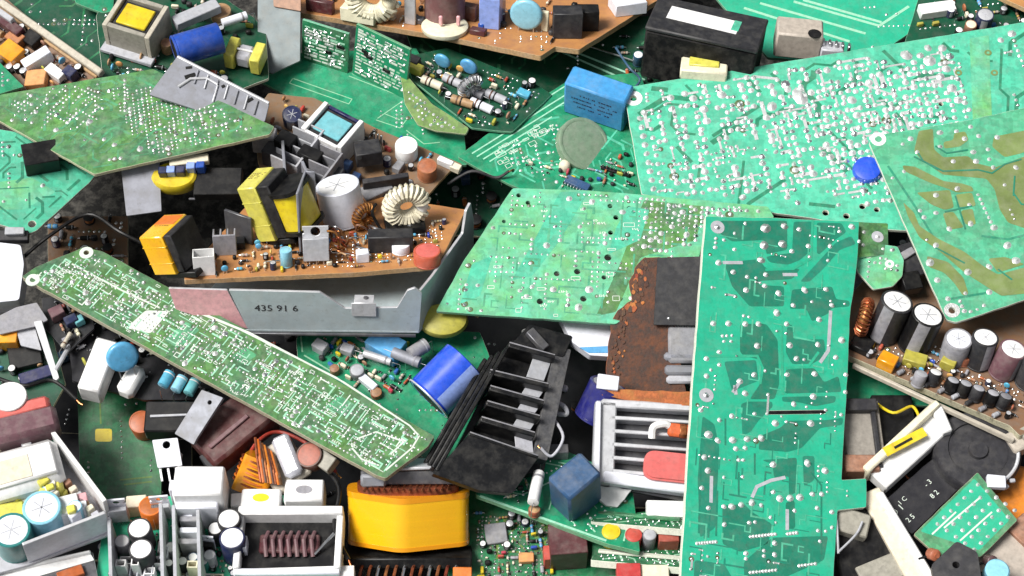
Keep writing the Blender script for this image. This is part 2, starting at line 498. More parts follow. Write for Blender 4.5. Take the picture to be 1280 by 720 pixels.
class Board(Frame):
    def __init__(s, name, label, anchor, tilt, outline, face, edge='fr4_edge', t=4., back=None, holes=(), xdir=(1, 0),
                 cat='circuit board', group='circuit boards in the scrap heap', rnd=2.5, rag=.5, plate='board'):
        super().__init__(name, label, cat, anchor, tilt, xdir, group)
        rng = random.Random(sum(map(ord, label)) + int(anchor[0]))
        s.rng = rng
        s.poly = [s.loc(*p) for p in outline]
        pl = roundpoly(s.poly, rnd)
        if rag: pl = ragged(pl, rng, rag)
        hs = []
        for h in holes:
            if len(h) == 3: hs.append(circle(*s.loc(h[0], h[1]), h[2]))
            else: hs.append([s.loc(*p) for p in h])
        hs = [h for h in hs if all(s.inside(x, y, None, 2.2) for x, y in h)]
        cc = [Vector((sum(p[0] for p in h) / len(h), sum(p[1] for p in h) / len(h))) for h in hs]
        hs = [h for i, h in enumerate(hs) if not any((cc[i] - cc[j]).length < 9 for j in range(i))]
        s.holes = hs
        s.t = t
        s.plate = link(plate, slab_mesh(plate, pl, hs, t, face, edge, back), s.root)
        s.occ = []                       # taken circles (x, y, r)
    def inside(s, x, y, poly=None, margin=0):
        poly = poly or s.poly
        n = len(poly); c = False
        for i in range(n):
            (x1, y1), (x2, y2) = poly[i], poly[i - 1]
            if (y1 > y) != (y2 > y) and x < (x2 - x1) * (y - y1) / (y2 - y1) + x1: c = not c
            if margin:
                d = Vector((x2 - x1, y2 - y1)); L2 = d.length_squared
                if L2 > 0:
                    u = max(0, min(1, ((x - x1) * d.x + (y - y1) * d.y) / L2))
                    if math.hypot(x - x1 - u * d.x, y - y1 - u * d.y) < margin: return False
        return c
    def inhole(s, x, y, r=0):
        for h in s.holes:
            cx = sum(p[0] for p in h) / len(h); cy = sum(p[1] for p in h) / len(h)
            rr = max(math.hypot(p[0] - cx, p[1] - cy) for p in h)
            if math.hypot(x - cx, y - cy) < min(rr, 12) + r: return True
        return False
    def pp(s, pts):
        return [s.loc(*p) for p in pts]
    def free(s, x, y, r):
        for (a, b, c) in s.occ:
            if (a - x) ** 2 + (b - y) ** 2 < (r + c) ** 2: return False
        return True
    def take(s, x, y, r):
        s.occ.append((x, y, r))

    # --- solder side dressing -------------------------------------------------
    def pads(s, items, k='solder', name='solder_joints'):
        """items: (px, py, r) placed by picture position"""
        mb = MB()
        for it in items:
            x, y = s.loc(it[0], it[1]); r = it[2]
            q = it[3] if len(it) > 3 else s.rng.uniform(.8, 1.1)
            mb.dome(x, y, r, r * s.rng.uniform(.45, .75), k, sq=q, rot=s.rng.uniform(0, 3))
            s.take(x, y, r)
        return s.add(name, mb, stuff=True)
    def axis(s):
        """direction of the board's longest edge"""
        n = len(s.poly)
        e = max(range(n), key=lambda i: math.hypot(s.poly[i][0] - s.poly[i - 1][0], s.poly[i][1] - s.poly[i - 1][1]))
        return math.degrees(math.atan2(s.poly[e][1] - s.poly[e - 1][1], s.poly[e][0] - s.poly[e - 1][0]))
    def joints(s, n, rmin=2., rmax=4.2, k='solder', region=None, rows=.4, seed=0, name='solder_joints', margin=5, pitch=7., direc=None, blob=0., link_k=None, flux=.1, jit=.3):
        """solder joints laid out as the footprints of parts on the other side: chips, headers, two and three legged parts"""
        rng = random.Random(seed + 11)
        reg = s.pp(region) if region else s.poly
        A = math.radians(s.axis() if direc is None else direc)
        ux, uy = (math.cos(A), math.sin(A)), (-math.sin(A), math.cos(A))
        G = max(pitch, rmin * 2.5)
        xs = [p[0] * ux[0] + p[1] * ux[1] for p in reg]; ys = [p[0] * uy[0] + p[1] * uy[1] for p in reg]
        mb = MB(); c = 0; tries = 0
        def xy(u, v): return (u * ux[0] + v * uy[0], u * ux[1] + v * uy[1])
        while c < n and tries < n * 22:
            tries += 1
            u0 = round(rng.uniform(min(xs), max(xs)) / G) * G; v0 = round(rng.uniform(min(ys), max(ys)) / G) * G
            fp = []; q = rng.random(); sw = rng.random() < .5
            if q < rows * .45:
                m = rng.randint(3, 7); gap = rng.choice((3, 4)); fp = [(i, 0) for i in range(m)] + [(i, gap) for i in range(m)]
            elif q < rows: fp = [(i, 0) for i in range(rng.randint(3, 9))]
            elif q < rows + .45 * (1 - rows): d = rng.choice((1, 2, 2, 3, 4)); fp = [(0, 0), (d, 0)]
            elif q < rows + .65 * (1 - rows): fp = [(0, 0), (1, 0), (2, 0)]
            else: fp = [(0, 0)]
            if sw: fp = [(b_, a_) for a_, b_ in fp]
            r0 = rmin * 1.1 if len(fp) > 3 else rng.uniform(rmin, rmax)
            r0 = min(r0, G * .47) if len(fp) > 2 else r0
            ok = []
            for (i, j) in fp:
                X, Y = xy(u0 + i * G, v0 + j * G)
                if s.inside(X, Y, reg) and s.inside(X, Y, None, margin) and not s.inhole(X, Y, r0) and s.free(X, Y, r0 * .9): ok.append((X, Y))
            if len(ok) < max(1, len(fp) * .5): continue
            for (X, Y) in ok:
                r = r0 * rng.uniform(.88, 1.12)
                X += rng.uniform(-jit, jit); Y += rng.uniform(-jit, jit)
                kk = k if rng.random() < .55 else rng.choice(('solder', 'solder_dull'))
                if rng.random() < flux: mb.lathe([(r * 1.7, -.2), (r * 1.6, .12)], 'flux', 9, Matrix.Translation((X + rng.uniform(-1, 1), Y + rng.uniform(-1, 1), 0)), cap0=False)
                mb.dome(X, Y, r, r * rng.uniform(.4, .85), kk, sq=rng.uniform(.8, 1.15), rot=rng.uniform(0, 3.1), pin=rng.random() < .75)
                s.take(X, Y, r); c += 1
            if len(ok) > 1 and rng.random() < blob:       # tinned track between neighbours
                i = rng.randrange(len(ok) - 1); mb.strip([ok[i], ok[i + 1]], r0 * rng.uniform(.7, 1.3), -.3, .35 + c * .0004, link_k or k)
            elif rng.random() < blob:
                p = ok[-1]; a = A + rng.choice((0, 1, 2, 3)) * math.pi / 2; l = rng.uniform(2, 5) * r0
                e = (p[0] + math.cos(a) * l, p[1] + math.sin(a) * l)
                if s.inside(*e, None, margin) and s.inside(*e, reg) and not s.inhole(*e, r0): mb.strip([p, e], r0 * rng.uniform(.6, 1.), -.3, .35 + c * .0004, link_k or k)
        if c: return s.add(name, mb, stuff=True)
    def tracks(s, n, wd=3., k='silk_green', z=.22, region=None, seed=0, name='copper_tracks', maxlen=9, grid=9., margin=6, diag=True):
        """random routed tracks with 45 degree bends"""
        rng = random.Random(seed + 5)
        reg = s.pp(region) if region else s.poly
        A = math.radians(s.axis()); ca, sa_ = math.cos(A), math.sin(A)
        xs = [p[0] * ca + p[1] * sa_ for p in reg]; ys = [-p[0] * sa_ + p[1] * ca for p in reg]
        W = lambda g: (g[0] * grid * ca - g[1] * grid * sa_, g[0] * grid * sa_ + g[1] * grid * ca)
        used = set(); mb = MB(); made = 0; tries = 0
        D = [(1, 0), (1, 1), (0, 1), (-1, 1), (-1, 0), (-1, -1), (0, -1), (1, -1)]
        while made < n and tries < n * 20:
            tries += 1
            gx = rng.randint(int(min(xs) / grid), int(max(xs) / grid)); gy = rng.randint(int(min(ys) / grid), int(max(ys) / grid))
            d = rng.randrange(8) if diag else rng.randrange(4) * 2; path = [(gx, gy)]
            if (gx, gy) in used: continue
            for q in range(rng.randint(3, maxlen)):
                if rng.random() < .35: d = (d + rng.choice((-1, 1)) * (1 if diag else 2)) % 8
                nx, ny = path[-1][0] + D[d][0], path[-1][1] + D[d][1]
                if (nx, ny) in used or (nx, ny) in path or not s.inside(*W((nx, ny)), reg) or not s.inside(*W((nx, ny)), None, margin) or s.inhole(*W((nx, ny)), wd): break
                path.append((nx, ny))
            if len(path) < 3 or not s.inside(*W(path[0]), None, margin): continue
            used.update(path); made += 1
            pts = [path[0]]
            for j in range(1, len(path) - 1):
                if (path[j][0] - path[j - 1][0], path[j][1] - path[j - 1][1]) != (path[j + 1][0] - path[j][0], path[j + 1][1] - path[j][1]): pts.append(path[j])
            pts.append(path[-1])
            mb.strip([W(p) for p in pts], wd * rng.choice((.7, 1, 1, 1.5)), -.3, z + made * .0006, k)
        if made: return s.add(name, mb, stuff=True)
    def areas(s, polys, k, z=.2, name='copper_area', each=True):
        """copper areas traced as picture polygons; each one a part"""
        for i, pl in enumerate(polys):
            mb = MB(); mb.prism(roundpoly(s.pp(pl), 3, 2), -.3, z + i * .02, k)
            s.add(name, mb)
    def lines(s, lines, wd, k, z=.25, name='silkscreen', closed=False):
        mb = MB()
        for i, l in enumerate(lines):
            mb.strip(s.pp(l), wd, -.3, z + i * .004, k)
        return s.add(name, mb, stuff=True)
    def ring(s, px, py, r0, r1, k='silk', name='hole_ring'):
        x, y = s.loc(px, py); n = 18
        mb = MB(); mb.lathe([(r0, -.3), (r0, .5), (r1 - .3, .5), (r1, -.3)], k, n, cap0=False, cap1=False)
        s.take(x, y, r1)
        return s.add(name, mb, LM(x, y))
    def text(s, txt, px, py, size, k='silk', ang=0, name='printed_text', z=.25, parent=None, sx=1.):
        x, y = s.loc(px, py)
        return s.add(name, text_mesh(txt, size, k, sx), LM(x, y, z, ang), parent)
    def silk_marks(s, n, k='silk', region=None, seed=0, name='silkscreen', sz=(5, 14), z=.24, wd=.7):
        """printed component outlines and reference ticks"""
        rng = random.Random(seed + 3); reg = s.pp(region) if region else s.poly
        xs = [p[0] for p in reg]; ys = [p[1] for p in reg]; mb = MB(); c = 0; tr = 0
        while c < n and tr < n * 15:
            tr += 1
            x = rng.uniform(min(xs), max(xs)); y = rng.uniform(min(ys), max(ys))
            a, b = rng.uniform(*sz), rng.uniform(*sz) * .5
            if not all(s.inside(x + u, y + v, reg) and s.inside(x + u, y + v, None, 3) for u in (0, a) for v in (0, b)): continue
            c += 1
            zz = z + c * .0005
            if rng.random() < .5:
                for (p, q) in (((x, y), (x + a, y)), ((x + a, y), (x + a, y + b)), ((x + a, y + b), (x, y + b)), ((x, y + b), (x, y))): mb.strip([p, q], wd, -.3, zz, k)
            else:
                for q in range(rng.randint(2, 4)):
                    mb.strip([(x + q * 3, y), (x + q * 3 + rng.uniform(-1, 1), y + 3.2)], .8, -.3, zz, k)
                    mb.strip([(x + q * 3, y + rng.choice((0, 1.6, 3.2))), (x + q * 3 + 1.8, y + rng.choice((0, 1.6, 3.2)))], .7, -.3, zz + .001, k)
        if c: return s.add(name, mb, stuff=True)

def text_mesh(txt, size, k, sx=1.):
    cu = bpy.data.curves.new('tmp', 'FONT')
    cu.body = txt; cu.size = size * U; cu.extrude = .06 * U; cu.align_x = 'CENTER'; cu.align_y = 'CENTER'
    cu.resolution_u = 2
    ob = bpy.data.objects.new('tmp', cu)
    me = bpy.data.meshes.new_from_object(ob)
    bpy.data.objects.remove(ob); bpy.data.curves.remove(cu)
    me.name = 'printed_text'
    if sx != 1:
        for v in me.vertices: v.co.x *= sx
    me.materials.clear(); me.materials.append(M(k))
    return me
# ------------------------------------------------------------------ component library
CACHE = {}
def cached(key, fn):
    if key not in CACHE: CACHE[key] = fn()
    return CACHE[key]
def put(F, name, key, fn, x, y, z=0, rz=0, rx=0, ry=0, parent=None, label=None):
    me = cached((name,) + key, lambda: fn().mesh(name))
    return link(name, me, parent or F.root, LM(x, y, z, rz, rx, ry), label=label)

def cap(F, px, py, r, h, sleeve='black', top='white', stripe=None, rz=0, rx=0, ry=0, name='capacitor', base=False, label=None, vent=True):
    """radial electrolytic capacitor; (px, py) is the centre of its top"""
    x, y = F.loc(px, py, 0 if base else h)
    def body():
        mb = MB()
        mb.lathe([(r * .93, 0), (r, .8), (r, 2.2), (r * .95, 2.8), (r, 3.4), (r, h - 1), (r * .96, h - .15), (r * .86, h), (r * .84, h - .5)], sleeve, 24, cap1=False)
        return mb
    def topm():
        mb = MB(); R = r * .85
        mb.lathe([(R, -1.), (R, -.35), (R * .9, .0)], top, 24)
        if vent:
            for a in (0, 60, 120) if r > 9 else (0, 90):
                T = Matrix.Rotation(math.radians(a), 4, 'Z')
                mb.box((0, 0, .03), (R * 1.3, max(.5, r * .06), .12), 'grey_light', .02, T)
        return mb
    o = put(F, name, (r, h, sleeve), body, x, y, 0, rz, rx, ry, label=label)
    put(F, 'top', (r, h, top, vent), topm, 0, 0, h, rz=17, parent=o)
    if stripe:
        def st():
            mb = MB(); vs = []; fs = []; n = 7; R = r + .12
            for j, z in enumerate((3.6, h - 1.2)):
                for i in range(n):
                    a = math.radians(-22 + 44 * i / (n - 1)); vs.append((R * math.cos(a), R * math.sin(a), z))
            for i in range(n - 1): fs.append((i, i + 1, n + i + 1, n + i))
            return mb.add(vs, fs, stripe)
        put(F, 'stripe', (r, h, stripe), st, 0, 0, 0, rz=-100, parent=o)
    if isinstance(F, Board): F.take(x, y, r)
    return o

def lying_cap(F, px1, py1, px2, py2, r, sleeve, lift=None, end='black', stripe=None, name='capacitor', h1=None, h2=None, label=None, vent=True, rim=None):
    """capacitor with axis from one picture point to another, lying h above the board"""
    h1 = r + .5 if h1 is None else h1; h2 = h1 if h2 is None else h2
    a = Vector((*F.loc(px1, py1, h1), h1)); b = Vector((*F.loc(px2, py2, h2), h2))
    d = b - a; L = d.length
    q = d.to_track_quat('Z', 'Y').to_matrix().to_4x4()
    mw = Matrix.Translation(a * U) @ q
    mb = MB()
    mb.lathe([(r * .80, .6), (r * .84, 0), (r * .95, .1), (r, .9), (r, 2.6), (r * .955, 3.6), (r, 4.6), (r, L - 1.2), (r * .96, L - .2), (r * .86, L), (r * .84, L - .6)], sleeve, 32, cap0=False, cap1=False)
    o = F.add(name, mb, mw, label=label)
    mb = MB(); mb.lathe([(r * .845, -1.2), (r * .845, -.5), (r * .8, -.25)], end, 28)
    if vent:
        for aa in (0, 60, 120): mb.box((0, 0, -.2), (r * 1.2, .6, .12), 'grey', .02, Matrix.Rotation(math.radians(aa), 4, 'Z'))
    F.add('top', mb, LM(0, 0, L), o)
    mb = MB(); mb.lathe([(r * .82, .3), (r * .82, .8)], 'black_matt', 24)
    F.add('base_plug', mb, None, o)
    if rim:
        mb = MB(); mb.lathe([(r + .2, 0), (r + 1.6, .3), (r + 1.6, 1.8), (r + .2, 2.2)], rim, 32, None, False, False); F.add('base_rim', mb, None, o)
    if stripe:
        ang, wd, k = stripe
        if ang == 'auto':          # printed stripe on the side towards the lower right
            w3 = (q.to_3x3().inverted() @ Matrix((F.X, F.Y, F.N))) @ (-CF + CR * .75 - CU * .55)
            ang = math.degrees(math.atan2(w3.y, w3.x))
        mb = MB(); vs = []; fs = []; n = 9; R = r + .12
        for z in (5., L - 1.5):
            for i in range(n):
                t = math.radians(ang - wd / 2 + wd * i / (n - 1)); vs.append((R * math.cos(t), R * math.sin(t), z))
        for i in range(n - 1): fs.append((i, i + 1, n + i + 1, n + i))
        mb.add(vs, fs, k); F.add('stripe', mb, None, o)
    return o

def box(F, px, py, sx, sy, sz, k, rz=0, h=None, z=0, bev=1., name='component', rx=0, ry=0, label=None, parent=None, legs=False):
    """chamfered block resting on the board; (px, py) is the centre of its top (or its height h)"""
    x, y = F.loc(px, py, z + sz if h is None else h)
    def f():
        mb = MB(); mb.box((0, 0, sz / 2), (sx, sy, sz), k, bev)
        if legs:
            for q in (-1, 1): mb.box((q * sx * .32, 0, -1.5), (1, 1, 3), 'lead', .1)
        return mb
    o = put(F, name, (sx, sy, sz, k, bev, legs), f, x, y, z + (1.5 if legs else 0), rz, rx, ry, parent, label)
    if isinstance(F, Board): F.take(x, y, min(sx, sy) / 2)
    return o

def disc(F, px, py, r, t, k, rz=0, z=None, name='disc_capacitor', rx=0, ry=0, label=None):
    """ceramic disc capacitor standing on two leads; (px, py) is the disc's centre"""
    z = r + 3 if z is None else z
    x, y = F.loc(px, py, z)
    def f():
        mb = MB()
        T = Matrix.Rotation(math.pi / 2, 4, 'X')
        pr = []
        for i in range(7):
            a = math.pi * (i / 6 - .5); pr.append((max(.05, r - t / 2 + t / 2 * math.cos(a)), t / 2 * math.sin(a)))
        mb.lathe([(r * .3, -t / 2 - .3)] + pr + [(r * .3, t / 2 + .3)], k, 22, T)
        for q in (-1, 1):
            mb.tube([(q * r * .45, 0, -r * .7), (q * r * .45, 0, -r - 1), (q * r * .45, 0, -z - .5)], .7, 'lead', 5)
        return mb
    o = put(F, name, (r, t, k, z), f, x, y, z, rz, rx, ry, label=label)
    if isinstance(F, Board): F.take(x, y, t)
    return o

def axial(F, px1, py1, px2, py2, r, k, bands=('brown', 'black', 'red'), h=None, name='resistor', body=.62, dumb=True, label=None, fl=None):
    """axial resistor / diode between two lead holes given by picture positions"""
    h = r + 1. if h is None else h
    a = Vector((*F.loc(px1, py1, h), h)); b = Vector((*F.loc(px2, py2, h), h))
    d = b - a; L = d.length; mid = (a + b) / 2
    lb = L * body / 2
    def f():
        mb = MB(); T = Matrix.Rotation(math.pi / 2, 4, 'Y')
        if dumb: pr = [(r * .35, -lb), (r * .85, -lb + .6), (r, -lb + r * .6), (r, -lb + r * 1.4), (r * .86, -lb + r * 1.9), (r * .86, lb - r * 1.9), (r, lb - r * 1.4), (r, lb - r * .6), (r * .85, lb - .6), (r * .35, lb)]
        else: pr = [(r * .8, -lb), (r, -lb + .5), (r, lb - .5), (r * .8, lb)]
        mb.lathe(pr, k, 12, T)
        rr = r * (.9 if dumb else 1.03)
        for i, c in enumerate(bands):
            z = -lb * .45 + i * lb * .36
            if not dumb and len(bands) == 1: z = lb * .62
            mb.lathe([(rr, z - lb * .07), (rr + .1, z - lb * .06), (rr + .1, z + lb * .06), (rr, z + lb * .07)], c, 12, T, False, False)
        for q in (-1, 1):
            mb.tube([(q * lb * .95, 0, 0), (q * (L / 2 - .8), 0, 0), (q * L / 2, 0, -.8), (q * L / 2, 0, -h - .6)], .55, 'lead', 5)
        return mb
    rz = math.degrees(math.atan2(d.y, d.x))
    o = put(F, name, (round(r, 1), k, bands, round(L), round(h, 1), dumb), f, mid.x, mid.y, h, rz, label=label)
    if isinstance(F, Board): F.take(mid.x, mid.y, r * 1.5)
    return o

def chip(F, px, py, L, W, n=7, rz=0, k='black', H=6, name='chip', h=None, label=None):
    """dual in-line chip with legs and notch"""
    x, y = F.loc(px, py, H + 2 if h is None else h)
    def f():
        mb = MB()
        mb.box((0, 0, 2 + H / 2), (L, W, H), k, .8)
        mb.lathe([(W * .12, 2 + H + .02), (W * .10, 2 + H + .12)], 'charcoal', 10, Matrix.Translation((-L / 2 + W * .16, 0, 0)))
        p = L / n
        for i in range(n):
            for q in (-1, 1):
                X = -L / 2 + p * (i + .5)
                mb.box((X, q * (W / 2 + .7), 2 + H * .35), (p * .4, 1.4, .7), 'lead', .1)
                mb.box((X, q * (W / 2 + 1.3), 1 + H * .15), (p * .36, .6, 2 + H * .4), 'lead', .1)
        return mb
    o = put(F, name, (L, W, n, k, H), f, x, y, 0, rz, label=label)
    if isinstance(F, Board): F.take(x, y, W / 2)
    return o

def smd(F, px, py, L, W, rz=0, k='black'):
    x, y = F.loc(px, py, 2)
    def f():
        mb = MB(); mb.box((0, 0, 1.2), (L * .6, W, 2.2), k, .3)
        for q in (-1, 1): mb.box((q * L * .38, 0, 1.1), (L * .26, W * 1.03, 2.3), 'solder', .4)
        return mb
    return put(F, 'chip_resistor', (L, W, k), f, x, y, 0, rz)

def transistor(F, px, py, w=18, hgt=22, tab=14, rz=0, tilt=0, tabk='aluminium_bright', name='power_transistor', leg=12, h=None, label=None, k='black'):
    """TO-220: black body, metal tab with hole, three leads; (px, py) is the foot unless h is given"""
    x, y = F.loc(px, py, 0 if h is None else h)
    def body():
        mb = MB(); mb.box((0, -2.6, leg + hgt / 2), (w, 6.5, hgt), k, .8)
        for q in (-1, 0, 1): mb.box((q * w * .27, -2.2, leg / 2 - .5), (1.8, 1.2, leg + 1), 'lead', .2)
        return mb
    o = put(F, name, (w, hgt, leg, k), body, x, y, 0, rz, tilt, label=label)
    def tabm():
        me = slab_mesh('tab', [(-w / 2, leg), (w / 2, leg), (w / 2, leg + hgt + tab * .3), (w / 2 - 2, leg + hgt + tab * .35), (w / 2 - 2, leg + hgt + tab * .6), (w / 2, leg + hgt + tab * .65), (w / 2, leg + hgt + tab), (-w / 2, leg + hgt + tab), (-w / 2, leg + hgt + tab * .65), (-w / 2 + 2, leg + hgt + tab * .6), (-w / 2 + 2, leg + hgt + tab * .35), (-w / 2, leg + hgt + tab * .3)],
                       [circle(0, leg + hgt + tab * .5, w * .19)], 2.4, tabk, tabk)
        me.transform(Matrix.Rotation(math.pi / 2, 4, 'X'))
        return me
    me = cached(('tab', w, hgt, tab, leg, tabk), tabm)
    link('tab', me, o, LM(0, .8, 0))
    return o

def toroid(F, px, py, R, r, wire='copper', core='olive_epoxy', n=26, flat=True, rz=0, rx=0, name='toroid_coil', h=None, wr=1.3, label=None, gap=.08):
    z = r + 2 if flat else R + r + 2
    x, y = F.loc(px, py, z if h is None else h)
    def corem():
        mb = MB(); mb.tube([(R * math.cos(a), R * math.sin(a), 0) for a in [2 * math.pi * i / 28 for i in range(28)]], r * .86, core, 10, closed=True); return mb
    o = put(F, name, (R, r, core), corem, x, y, z, rz, rx if flat else 90 + rx, label=label)
    def wind():
        mb = MB()
        for i in range(n):
            a = 2 * math.pi * (gap / 2 + (1 - gap) * i / n)
            c, s_ = math.cos(a), math.sin(a)
            pts = []
            for j in range(9):
                b = 2 * math.pi * j / 8; aa = a + j / 8 * 2 * math.pi * (1 - gap) / n
                rad = R + (r + wr * .4) * math.cos(b)
                pts.append((rad * math.cos(aa), rad * math.sin(aa), (r + wr * .4) * math.sin(b)))
            mb.tube(pts, wr, wire, 5)
        return mb
    put(F, 'winding', (R, r, wire, n, wr), wind, 0, 0, 0, parent=o)
    return o

def drum(F, px, py, r, h, wire='copper_dull', name='coil', rz=0, h0=None, k='ferrite', label=None):
    """drum inductor: two flanges and a wound waist"""
    x, y = F.loc(px, py, h if h0 is None else h0)
    def f():
        mb = MB()
        mb.lathe([(r, 0), (r, h * .16), (r * .6, h * .18)], k, 18); mb.lathe([(r * .6, h * .82), (r, h * .84), (r, h - .5), (r * .9, h)], k, 18)
        return mb
    o = put(F, name, (r, h, k), f, x, y, 0, rz, label=label)
    def wnd():
        mb = MB(); pr = []; n = max(4, int(h * .64 / 2))
        for i in range(n):
            z = h * .18 + h * .64 * i / n; d = h * .64 / n
            pr += [(r * .80, z), (r * .88, z + d * .5)]
        pr.append((r * .80, h * .82))
        mb.lathe(pr, wire, 18, None, False, False); return mb
    put(F, 'winding', (r, h, wire), wnd, 0, 0, 0, parent=o)
    if isinstance(F, Board): F.take(x, y, r)
    return o

def transformer(F, px, py, sx, sy, sz, tape='yellow', core='ferrite', rz=0, h=None, z=3, rx=0, ry=0, label=None, name='transformer', wind=True, band=.62, coil='copper_dull', wrap='x', bulge=3.):
    """ferrite transformer: two core halves, tape band around the outside, wound bobbin showing at the sides, pins"""
    x, y = F.loc(px, py, z + sz if h is None else h)
    def corem():
        mb = MB()
        mb.box((0, 0, sz / 2), (sx, sy * .58, sz), core, 1.2)
        return mb
    o = put(F, name, (sx, sy, sz, core), corem, x, y, z, rz, rx, ry, label=label)
    def bandm():
        mb = MB(); b = band
        mb.box((0, 0, sz / 2), (sx + 1.2, sy * .58 * b, sz + 1.2), tape, 1.5); return mb
    put(F, 'tape', (sx, sy, sz, tape, band), bandm, 0, 0, 0, parent=o)
    if wind:
        def wm():
            mb = MB(); mb.box((0, 0, sz / 2), (sx * .72, sy + bulge, sz * .60), tape, min(6, sz * .2)); return mb
        put(F, 'winding', (sx, sy, sz, tape, 'w', bulge), wm, 0, 0, 0, parent=o)
        def bm_():
            mb = MB()
            for q in (-1, 1): mb.box((0, 0, sz / 2 + q * sz * .36), (sx * .80, sy * 1.04, sz * .1), 'black', .8)
            for i in range(5):
                for q in (-1, 1): mb.box((-sx * .3 + sx * .15 * i, q * sy * .45, -z / 2), (1.2, 1.2, z + 2), 'lead', .1)
            return mb
        put(F, 'bobbin', (sx, sy, sz), bm_, 0, 0, 0, parent=o)
    if isinstance(F, Board): F.take(x, y, min(sx, sy) / 2)
    return o

def finsink(F, px, py, W, D, H, n=6, rz=0, k='aluminium', name='heat_sink', h=None, rx=0, label=None):
    """extruded heat sink standing on the board: back plate with separate fins"""
    x, y = F.loc(px, py, H if h is None else h)
    def f():
        mb = MB(); mb.box((0, -D / 2 + 1.5, H / 2), (W, 3, H), k, .5); return mb
    o = put(F, name, (W, D, H, k), f, x, y, 0, rz, rx, label=label)
    def fin():
        mb = MB(); mb.box((0, 1.5, H / 2), (2.2, D - 3, H - .6), k, .5); return mb
    for i in range(n): put(F, 'fin', (D, H, k), fin, -W / 2 + 1.1 + (W - 2.2) * i / (n - 1), 0, 0, parent=o)
    if isinstance(F, Board): F.take(x, y, min(W, D) / 2)
    return o

def plate(F, pts, t, k, name='bracket', h=0, holes=(), mw=None, label=None, parent=None, px=True, edge=None, rnd=1.5):
    """flat metal plate traced in the frame's own plane"""
    pl = [F.loc(*p, h) for p in pts] if px else pts
    hs = [circle(*(F.loc(q[0], q[1], h) if px else q[:2]), q[2]) for q in holes]
    me = slab_mesh(name, roundpoly(pl, rnd), hs, t, k, edge or k)
    return link(name, me, parent or F.root, mw if mw is not None else LM(0, 0, h), label=label)

def connector(F, px, py, sx, sy, sz, n=4, rz=0, k='white', name='connector', h=None, label=None, rx=0):
    """open-topped plastic header with pins"""
    x, y = F.loc(px, py, sz if h is None else h)
    def f():
        mb = MB(); w = 1.4
        for q in (-1, 1):
            mb.box((0, q * (sy / 2 - w / 2), sz / 2), (sx, w, sz), k, .3)
            mb.box((q * (sx / 2 - w / 2), 0, sz / 2), (w, sy - 2 * w + .4, sz - .3), k, .3)
        mb.box((0, 0, sz * .12), (sx - .6, sy - .6, sz * .2), k, .3)
        return mb
    o = put(F, name, (sx, sy, sz, k), f, x, y, 0, rz, rx, label=label)
    def pn():
        mb = MB(); mb.box((0, 0, sz * .45), (1.3, 1.3, sz * .75), 'lead', .3); return mb
    for i in range(n): put(F, 'pin', (sz,), pn, (-sx / 2 + sx * (i + .5) / n), 0, 0, parent=o)
    if isinstance(F, Board): F.take(x, y, min(sx, sy) / 2)
    return o

def header(F, px, py, n, rz=0, pitch=5, hgt=10, name='pin_header', k='black'):
    x, y = F.loc(px, py, hgt)
    def f():
        mb = MB(); mb.box((0, 0, 2), (pitch * n, pitch, 4), k, .4)
        for i in range(n): mb.box((-pitch * (n - 1) / 2 + pitch * i, 0, hgt / 2), (1.4, 1.4, hgt), 'lead', .3)
        return mb
    return put(F, name, (n, pitch, hgt, k), f, x, y, 0, rz)

def jumper(F, px1, py1, px2, py2, r=.9, h=3, k='lead', name='wire_link'):
    a = F.loc(px1, py1); b = F.loc(px2, py2)
    mb = MB(); mb.tube([(a[0], a[1], -.5), (a[0], a[1], h * .7), (a[0] + (b[0] - a[0]) * .06, a[1] + (b[1] - a[1]) * .06, h), (a[0] + (b[0] - a[0]) * .94, a[1] + (b[1] - a[1]) * .94, h), (b[0], b[1], h * .7), (b[0], b[1], -.5)], r, k, 6)
    return F.add(name, mb)

def wire(F, pts, r, k, name='wire'):
    """insulated wire through (px, py, h) positions, smoothed"""
    P = [Vector((*F.loc(p[0], p[1], p[2]), p[2])) for p in pts]
    out = []
    for i in range(len(P) - 1):
        p0, p1, p2, p3 = P[max(i - 1, 0)], P[i], P[i + 1], P[min(i + 2, len(P) - 1)]
        for j in range(6):
            t = j / 6
            out.append(.5 * ((2 * p1) + (p2 - p0) * t + (2 * p0 - 5 * p1 + 4 * p2 - p3) * t * t + (3 * p1 - p0 - 3 * p2 + p3) * t ** 3))
    out.append(P[-1])
    mb = MB(); mb.tube(out, r, k, 8)
    return F.add(name, mb)

